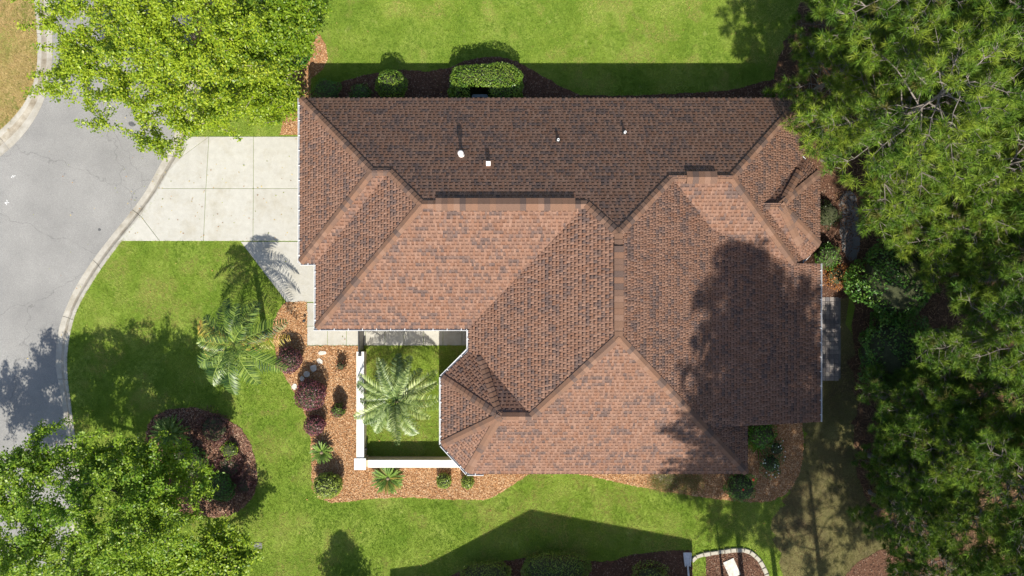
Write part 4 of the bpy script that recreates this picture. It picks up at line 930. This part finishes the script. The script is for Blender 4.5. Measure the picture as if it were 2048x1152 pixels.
bm_ = [frond_mesh(65, 2.15, 1.05, 36, .016, .42, BP, .8, vshape=1.0, vj=.06), frond_mesh(66, 2.05, .8, 34, .016, .4, BP, .8, vshape=1.0, vj=.06), frond_mesh(67, 2.45, 1.2, 38, .016, .42, BP, .75, vshape=1.0, vj=.06)]
r_ = random.Random(5)
palm('pindo_palm', 806, 786, 2.1, .2, bm_, [(k % 3, A(k * 360 / 24 + r_.uniform(-8, 8)), r_.choice([-.25, -.05, .15, .45]), r_.uniform(.85, 1.08)) for k in range(24)], 'pale blue-green feathery palm inside the courtyard')
# neighbour's clustered palm beyond the bottom edge (its shadow falls on the grass)
palm('neighbour_palm', 1446, 1161, 3.0, .05, qm, [(k % 2, A(k * 40), .1 * (k % 3), .42) for k in range(9)], 'slim palm beyond the bottom edge in the stone-edged bed')
# sagos
SG = [(.055, .12, .018), (.08, .16, .022), (.12, .2, .03), (.17, .24, .05)]; SGY = [(.18, .2, .03), (.26, .24, .05), (.32, .24, .07)]
sg = [frond_mesh(71, .85, .42, 36, .010, .085, SG, .62, True, .45), frond_mesh(72, .8, .55, 36, .010, .08, SG, .45, True, .45), frond_mesh(73, .8, .6, 34, .010, .08, SGY, .4, True, .4)]
def sago(px, py, sc, label, n=30, seed=1, yel=0):
    gx, gy = s2(px, py, .5); q = random.Random(seed)
    sp = [((2 if q.random() < yel else k % 2), k * 2.39996 + q.uniform(-.15, .15), .75 * (1 - k / n) - .12 + q.uniform(-.06, .06), sc * q.uniform(.9, 1.08)) for k in range(n)]
    e = palm('sago_palm', gx, gy, .32, .14, sg, sp, label, 'cycad', group='sago cycads in the beds')
    b = MB(); b.lathe([(.05, .28), (.1, .33), (.09, .42), (.03, .5)], 10); b.build('cone', M['palm_bark'], e, True)
sago(775, 958, 1.0, 'sago with yellowing lower fronds below the courtyard wall', 84, 1, .3); sago(642, 906, .72, 'small sago at the lawn edge left of the courtyard wall', 64, 2); sago(338, 868, 1.15, 'dark sago at the top of the shaded island bed', 70, 3)
# strap-leaved plants and grass clumps
def straps(name, px, py, n, L, w, pal, label, cat='plant', seed=1, spread=.15, arch=.6):
    gx, gy = s2(px, py, .3); r = np.random.default_rng(seed); e = tag(empty(name, (*G(gx, gy), 0)), label, cat); V = []; F = []; C = []
    for i in range(n):
        az = r.random() * 6.283; l = L * r.uniform(.7, 1.1); p0 = np.array([*(r.normal(0, spread, 2)), 0.02]); d = np.array([math.cos(az), math.sin(az)]); sdv = np.array([-d[1], d[0], 0]) * w; k = len(V); el = r.uniform(.5, 1.2)
        for t in (0, .35, .7, 1):
            c = p0 + np.array([d[0] * l * t * (.55 + .3 * arch), d[1] * l * t * (.55 + .3 * arch), l * el * (t - arch * t * t * .75)]); ww = (1 - t) ** .6 * .9 + .1; V += [c - sdv * ww, c + sdv * ww]
        F += [(k + 2 * j, k + 2 * j + 1, k + 2 * j + 3, k + 2 * j + 2) for j in range(3)]; c = np.array(pal[r.integers(0, len(pal))]) * r.uniform(.8, 1.2); C += [c] * 3
    me = mesh_np('blades', np.array(V), np.array(F), np.array(C)); me.materials.append(M['shrub']); o = bpy.data.objects.new('blades', me); COL.objects.link(o); o.parent = e
    return e
straps('lily_clump', 1512, 892, 40, .75, .03, [(.09, .2, .015), (.15, .25, .02), (.2, .22, .03)], 'arching strap-leaved lily clump at the lower right house corner', seed=81)
for i, (px, wd) in enumerate(((1320, .22), (1352, .3), (1384, .3))):
    straps('ornamental_grass', px, 966, 330, .6, .006, [(.14, .13, .03), (.1, .12, .03), (.2, .17, .06), (.12, .08, .04)], ['left', 'middle', 'right'][i] + ' one of three olive-brown grass tufts along the lower eave', 'grass tuft', 82 + i, wd, .8)['group'] = 'grass tufts along the lower eave'

# ------------------------------------------------------------------ lawn grass and other small things
def grass(name, poly, dens_, excl, pal, dry, box, label, size=(.035, .075), seed=5, drymap=None):
    r = np.random.default_rng(seed); lo = np.array([box[0], box[1]]); hi = np.array([box[2], box[3]]); n = int(dens_ * (hi - lo).prod())
    Q = r.random((n, 2)) * (hi - lo) + lo; Q = Q[pip(Q, poly)]
    for e in excl: Q = Q[~pip(Q, e)]
    n = len(Q); nb = 4; n1 = .5 * vnoise(Q, 1.9, 1) + .3 * vnoise(Q, .6, 2) + .2 * vnoise(Q, .25, 4)
    t = np.clip((n1 - .28) * 2.0 + r.normal(0, .12, n), 0, .999); pal = np.array(pal); c = pal[(t * len(pal)).astype(int)]
    dz = np.clip((.6 * vnoise(Q, 1.1, 8) + .4 * vnoise(Q, .35, 9) - .56) * 5, 0, .8) + (drymap(Q) if drymap else 0); dz = np.clip(dz + r.normal(0, .08, n), 0, 1)[:, None]
    c = c * (1 - dz) + np.array(dry) * dz; c = c * r.uniform(.87, 1.13, (n, 1))
    B = np.repeat(Q, nb, 0) + r.normal(0, .03, (n * nb, 2)); m = n * nb; a = r.random(m) * 6.283; h = r.uniform(*size, m) * np.repeat(.7 + .6 * n1, nb); ln = r.uniform(.4, 1.3, m) * h
    w = r.uniform(.005, .009, m); s = np.stack([-np.sin(a) * w, np.cos(a) * w, np.zeros(m)], 1); b0 = np.column_stack([B, np.full(m, .0)])
    tip = b0 + np.column_stack([np.cos(a) * ln, np.sin(a) * ln, h]); V = np.stack([b0 - s, b0 + s, tip], 1).reshape(-1, 3)
    me = mesh_np(name, V, np.arange(3 * m).reshape(m, 3), np.repeat(c, nb, 0)); me.materials.append(M['grass']); o = bpy.data.objects.new(name, me); COL.objects.link(o)
    return tag(o, label, 'grass', kind='stuff')
EX = [p for _, p, *_ in BEDS] + [drive_poly, house_foot, GP([(1584, 594), (1681, 594), (1681, 757), (1584, 757)])] + walk_polys
LG = [(.115, .205, .02), (.16, .25, .026), (.205, .295, .038), (.26, .335, .058), (.33, .375, .095)]
def drym(Q):
    x = Q[:, 0]; y = Q[:, 1]
    court = np.exp(-(((x + 5.0) / 2.2) ** 2 + ((y + 6.8) / 1.3) ** 2)) * .6
    return court
grass('lawn_grass', lawn_poly, 330, EX + [worn, woods], LG, (.33, .31, .1), (-22.5, -14, 15.5, 14), 'mown green grass of the lawns around the house', drymap=drym)
grass('worn_side_grass', worn, 170, EX + [woods], [(.12, .13, .045), (.18, .17, .065), (.25, .2, .1)], (.2, .14, .08), (11, -14, 18.5, 4), 'thin brownish grass of the shaded side yard', seed=6)
grass('island_grass', island_poly, 330, [], [(.22, .22, .06), (.32, .26, .1), (.4, .31, .15), (.17, .21, .04)], (.46, .32, .17), (-25, 6, -21, 14), 'dry tan grass of the road island at the upper left', seed=9)
# stepping stones
stn = [((645, 706), .42, .16, 0.1, 'pale narrow stepping stone above the big purple shrub'), ((640, 722), .34, .2, -.6, 'shaded stepping stone closest to the garden gate'), ((628, 736), .32, .28, .4, 'shaded stepping stone in the middle of the curved row'), ((614, 748), .3, .26, .5, 'half-shaded stepping stone below the middle one'), ((605, 757), .26, .2, -.9, 'stepping stone peeking from beside the largest purple shrub'), ((590, 773), .27, .25, .2, 'sunlit pale stepping stone at the lawn edge')]
for (px, py), a, c, rz, lb in stn:
    q = random.Random(px); pts = []
    for k in range(7): an = k / 7 * 6.283 + q.uniform(-.25, .25); pts.append((a * .55 * math.cos(an) * q.uniform(.85, 1.1), c * .6 * math.sin(an) * q.uniform(.85, 1.1)))
    b = MB(); b.prism(pts, -.03, .055); o = b.build('stepping_stone', M['stone'], loc=(*G(px, py), .01)); o.rotation_euler = (0, 0, rz); tag(o, lb, 'stone', 'stepping stones in the front bed')
# air conditioner
ax_, ay_ = s2(960, 205, .8); ac = tag(empty('air_conditioner', (*G(ax_, ay_), 0)), 'blue-grey air conditioner peeking out from under the north eave', 'air conditioner')
def rrect(w, h, rad, n=5):
    P = []
    for cx, cy, a0 in ((w - rad, h - rad, 0), (-w + rad, h - rad, 90), (-w + rad, -h + rad, 180), (w - rad, -h + rad, 270)):
        for k in range(n + 1): a = math.radians(a0 + 90 * k / n); P.append((cx + rad * math.cos(a), cy + rad * math.sin(a)))
    return P
b = MB(); b.prism(rrect(.36, .36, .09), .06, .78); b.build('casing', M['ac'], ac)
b = MB(); b.prism(rrect(.375, .375, .1), .78, .83); b.build('top_cover', M['ac'], ac)
b = MB(); b.lathe([(.26, .831), (.26, .836)], 28); b.build('fan_opening', M['black_metal'], ac)
for k in range(4):
    b = MB(); an = k * math.pi / 2; b.add([(.03 * math.cos(an + 1), .03 * math.sin(an + 1), .838), (.22 * math.cos(an + .1), .22 * math.sin(an + .1), .840), (.23 * math.cos(an + .6), .23 * math.sin(an + .6), .850), (.05 * math.cos(an + 1.3), .05 * math.sin(an + 1.3), .842)], [(0, 1, 2, 3)]); b.build('fan_blade', M['grey_metal'], ac)
b = MB()
for rr2 in (.07, .13, .19, .25): b.tube([(rr2 * math.cos(t * .3142), rr2 * math.sin(t * .3142), .86) for t in range(21)], [.006] * 21, 5)
for k in range(6): an = k * math.pi / 3; b.tube([(.03 * math.cos(an), .03 * math.sin(an), .86), (.29 * math.cos(an), .29 * math.sin(an), .845)], [.006, .006], 5)
b.build('fan_guard', M['ac'], ac)
b = MB(); b.box((0, 0, .03), (.9, .9, .06)); b.build('pad', M['path_concrete'], ac)
# path light by the walk
px_, py_ = G(613, 641); pl_ = tag(empty('path_light', (px_ - .04, py_, 0)), 'tiny dark path light at the walkway edge beside the palm', 'light')
b = MB(); b.tube([(0, 0, -.03), (0, 0, .3)], [.015, .015], 8); b.build('stake', M['black_metal'], pl_)
b = MB(); b.lathe([(.03, .27), (.075, .3), (.06, .34), (.01, .37)], 12); b.build('lamp_head', M['black_metal'], pl_)
# valve cover in the lawn
b = MB(); b.prism(rrect(.2, .14, .05), -.05, .03); o = b.build('valve_cover', M['path_concrete'], loc=(*G(516, 1091), 0)); tag(o, 'small grey-green utility cover set in the lower lawn', 'cover')
b = MB(); b.prism(rrect(.15, .1, .03), .03, .038); b.build('lid', M['path_concrete'], o)
# neighbour: stone edging, slab, splash block, house
ed_ = tag(empty('stone_edging', (*G(1470, 1110), 0)), 'curved row of pale edging stones around the bed at the bottom right', 'edging'); eo = G(1470, 1110)
ep = smooth_poly([G(*p) for p in ((1383, 1122), (1390, 1113), (1404, 1108), (1422, 1106), (1445, 1102), (1470, 1099), (1490, 1099), (1505, 1106), (1518, 1119), (1528, 1136), (1534, 1152), (1537, 1172), (1538, 1195))], 2, False)
acc = 0; last = ep[0]; placed = [ep[0]]
for p in ep[1:]:
    if math.hypot(p[0] - last[0], p[1] - last[1]) > .27: placed.append(p); last = p
q = random.Random(4)
for i in range(len(placed) - 1):
    (xa, ya), (xb, yb) = placed[i], placed[i + 1]; an = math.atan2(yb - ya, xb - xa); b = MB(); L = math.hypot(xb - xa, yb - ya) - .02; w = .19 * q.uniform(.9, 1.1); h = .11 * q.uniform(.85, 1.15); t = .82
    b.add([(-L / 2, -w / 2, -.05), (L / 2, -w / 2, -.05), (L / 2, w / 2, -.05), (-L / 2, w / 2, -.05), (-L / 2, -w / 2, h * .75), (L / 2, -w / 2, h * .75), (L / 2, w / 2, h * .75), (-L / 2, w / 2, h * .75), (-L / 2 * t, -w / 2 * t, h), (L / 2 * t, -w / 2 * t, h), (L / 2 * t, w / 2 * t, h), (-L / 2 * t, w / 2 * t, h)],
          [(8, 9, 10, 11)] + [(a, (a + 1) % 4, (a + 1) % 4 + 4, a + 4) for a in range(4)] + [(a + 4, (a + 1) % 4 + 4, (a + 1) % 4 + 8, a + 8) for a in range(4)])
    o = b.build('edging_stone', M['edging'], ed_, loc=((xa + xb) / 2 - eo[0], (ya + yb) / 2 - eo[1], 0)); o.rotation_euler = (0, 0, an + q.uniform(-.06, .06))
b = MB(); b.prism([(-.27, -.42), (.27, -.42), (.27, .42), (-.27, .42)], -.02, .05); o = b.build('stone_slab', M['stone'], loc=(*G(1463, 1136), .012)); o.rotation_euler = (0, 0, .42); tag(o, 'pale rectangular stone slab lying in the stone-edged bed', 'slab')
sb = tag(empty('splash_block', (*G(1374, 1118), 0)), 'pale flared splash block in the shade at the bottom edge', 'splash block')
b = MB(); V = []
for yy, w, z in ((.32, .2, .07), (-.3, .13, .13)):
    V += [(-w, yy, .0), (-w, yy, z + .05), (-w + .04, yy, z + .05), (-w + .05, yy, z - .02), (w - .05, yy, z - .02), (w - .04, yy, z + .05), (w, yy, z + .05), (w, yy, .0)]
b.add(V, [(j, j + 1, 9 + j, 8 + j) for j in range(7)] + [tuple(range(8)), tuple(range(15, 7, -1)), (0, 8, 15, 7)]); b.build('trough', M['lead'], sb)
b = MB(); b.tube([(.0, -.25, .16), (.03, -.8, .2), (.06, -1.6, .3), (.06, -1.75, .6), (.06, -1.8, 2.4)], [.045] * 5, 8); b.build('downspout', M['lead'], sb, True)
# neighbour house beyond the bottom edge; only its shadow reaches the picture
nh = tag(empty('neighbour_house', (*G(1090, 1500), 0)), 'neighbouring house beyond the bottom edge whose roof shadow falls on the lawn', 'house'); no = G(1090, 1500)
Y0 = G(0, 1232)[1]; Y1 = Y0 - 13
def pz(sx, sy): z = (1232 - sy) / 41.0; return (G(sx + 4.6 * z, 0)[0], z)
prof = [pz(1383, 1066), pz(1060, 1001), pz(930, 1076), pz(850, 1120), pz(780, 1130)]
V = []
for yy in (Y0, Y1):
    for x, z in prof: V.append((x - no[0], yy - no[1], z))
    for x, z in prof: V.append((x - no[0], yy - no[1], z - .18))
k = len(prof); Fq = []
for j in range(k - 1): Fq += [(j, j + 1, 2 * k + j + 1, 2 * k + j), (k + j + 1, k + j, 3 * k + j, 3 * k + j + 1), (j + 1, j, k + j, k + j + 1), (2 * k + j, 2 * k + j + 1, 3 * k + j + 1, 3 * k + j)]
Fq += [(0, 2 * k, 3 * k, k), (k - 1, 2 * k - 1, 4 * k - 1, 3 * k - 1)]
b = MB(); b.add(V, Fq); b.build('roof', M['nroof'], nh)
b = MB(); wp = [(prof[0][0] - .4, prof[0][1] - .36), (prof[1][0], prof[1][1] - .25), (prof[2][0], prof[2][1] - .28), (prof[3][0], prof[3][1] - .26), (prof[4][0] + .4, prof[4][1] - .3)]
V = []
for yy in (Y0 - .5, Y1 + .5): V += [(x - no[0], yy - no[1], z) for x, z in wp] + [(wp[-1][0] - no[0], yy - no[1], -.1), (wp[0][0] - no[0], yy - no[1], -.1)]
b.add(V, [tuple(range(7)), tuple(range(13, 6, -1))] + [(j, (j + 1) % 7, 7 + (j + 1) % 7, 7 + j) for j in range(7)]); b.build('wall', M['siding'], nh)
# conical tree beyond the bottom edge (its shadow lies on the lower lawn)
r9 = np.random.default_rng(90); n = 9000; zz = r9.random(n) ** 1.2; aa = r9.random(n) * 6.283; rr3 = (1 - zz ** 1.7) ** .8 * 1.45 * r9.uniform(.4, 1.1, n) * (1 + .28 * np.sin(aa * 5 + zz * 17) * np.sin(zz * 31))
P = np.column_stack([rr3 * np.cos(aa), rr3 * np.sin(aa), .2 + zz * 4.4]); Vv, Ff = leaf_quads(P, unit(r9.normal(size=(n, 3)) + np.array([0, 0, .5])), r9.uniform(.12, .26, n), r9.uniform(.04, .09, n), r9)
add_tree('conical_tree', (*G(700, 1238), 0), 0, 1, mk('trunk', tubes_np([(np.array([0, 0, -.1]), np.array([0, 0, 4.4]), .09, .015)], 8), 'bark'), mk('crown', (Vv, Ff), 'leaf', palette(r9, n, DEEP)), 'pointed evergreen beyond the bottom edge casting a cone shadow on the lawn')
# oil stains on the road
def stain(px, py, a, c, rz, lb):
    q = random.Random(px); pts = [(a * math.cos(k * .5236) * q.uniform(.75, 1.15), c * math.sin(k * .5236) * q.uniform(.75, 1.15)) for k in range(12)]
    b = MB(); b.prism(smooth_poly(pts, 1), 0, .002); o = b.build('oil_stain', M['stain'], loc=(*G(px, py), ZR + .003)); o.rotation_euler = (0, 0, rz); tag(o, lb, 'stain', 'oil stains on the road')
M['stain'] = pmat('oil_stain', [(.3, (.05, .05, .052)), (.7, (.1, .1, .1))], 9, .7)
stain(261, 247, .19, .11, -.4, 'larger dark oil stain on the road below the lime tree'); stain(197, 459, .08, .07, 0, 'small dark oil spot on the road beside the kerb')
M['chalk'] = pmat('white_marks', [(.3, (.55, .55, .53)), (.7, (.68, .68, .66))], 20, .9)
def mark(px, py, lb):
    q = random.Random(px); b = MB()
    for k in range(6): an = q.uniform(0, 6.28); L = q.uniform(.05, .16); b.box((math.cos(an) * L * .5, math.sin(an) * L * .5, .001), (L, .025, .002), an); 
    o = b.build('chalk_mark', M['chalk'], loc=(*G(px, py), ZR + .004)); tag(o, lb, 'mark', 'white marks on the road')
mark(22, 352, 'upper white splash mark on the road at the left edge'); mark(12, 405, 'lower white splash mark on the road at the left edge')
# fallen leaves blown over lawn, road and paving
def fallen(n, zone, z, parent_name, seed):
    r = np.random.default_rng(seed); lo = np.array(zone[:2]); hi = np.array(zone[2:]); Q = r.random((n, 2)) * (hi - lo) + lo
    for e in (house_foot,): Q = Q[~pip(Q, e)]
    n = len(Q); C = np.column_stack([Q, np.full(n, z) + r.uniform(.004, .02, n)]); L = r.uniform(.05, .1, n)
    V, F = leaf_quads(C, unit(r.normal(0, .2, (n, 3)) + np.array([0, 0, 1.0])), L, L * .6, r)
    me = mesh_np('fallen_leaves', V, F, np.array([(.3, .17, .06), (.22, .12, .05), (.35, .26, .08), (.2, .22, .05)])[r.integers(0, 4, n)] * r.uniform(.7, 1.2, (n, 1))); me.materials.append(M['chip'])
    o = bpy.data.objects.new('fallen_leaves', me); COL.objects.link(o); return o
a_, b_ = G(250, 482), G(650, 273)
tag(fallen(110, (*a_, *b_), .024, None, 201), 'few dry leaves scattered on the concrete driveway', 'leaves', kind='stuff')
a_, b_ = G(-60, 1152), G(1600, -20)
tag(fallen(380, (*a_, *b_), .045, None, 202), 'dry leaves scattered thinly over the lawns and beds', 'leaves', kind='stuff')
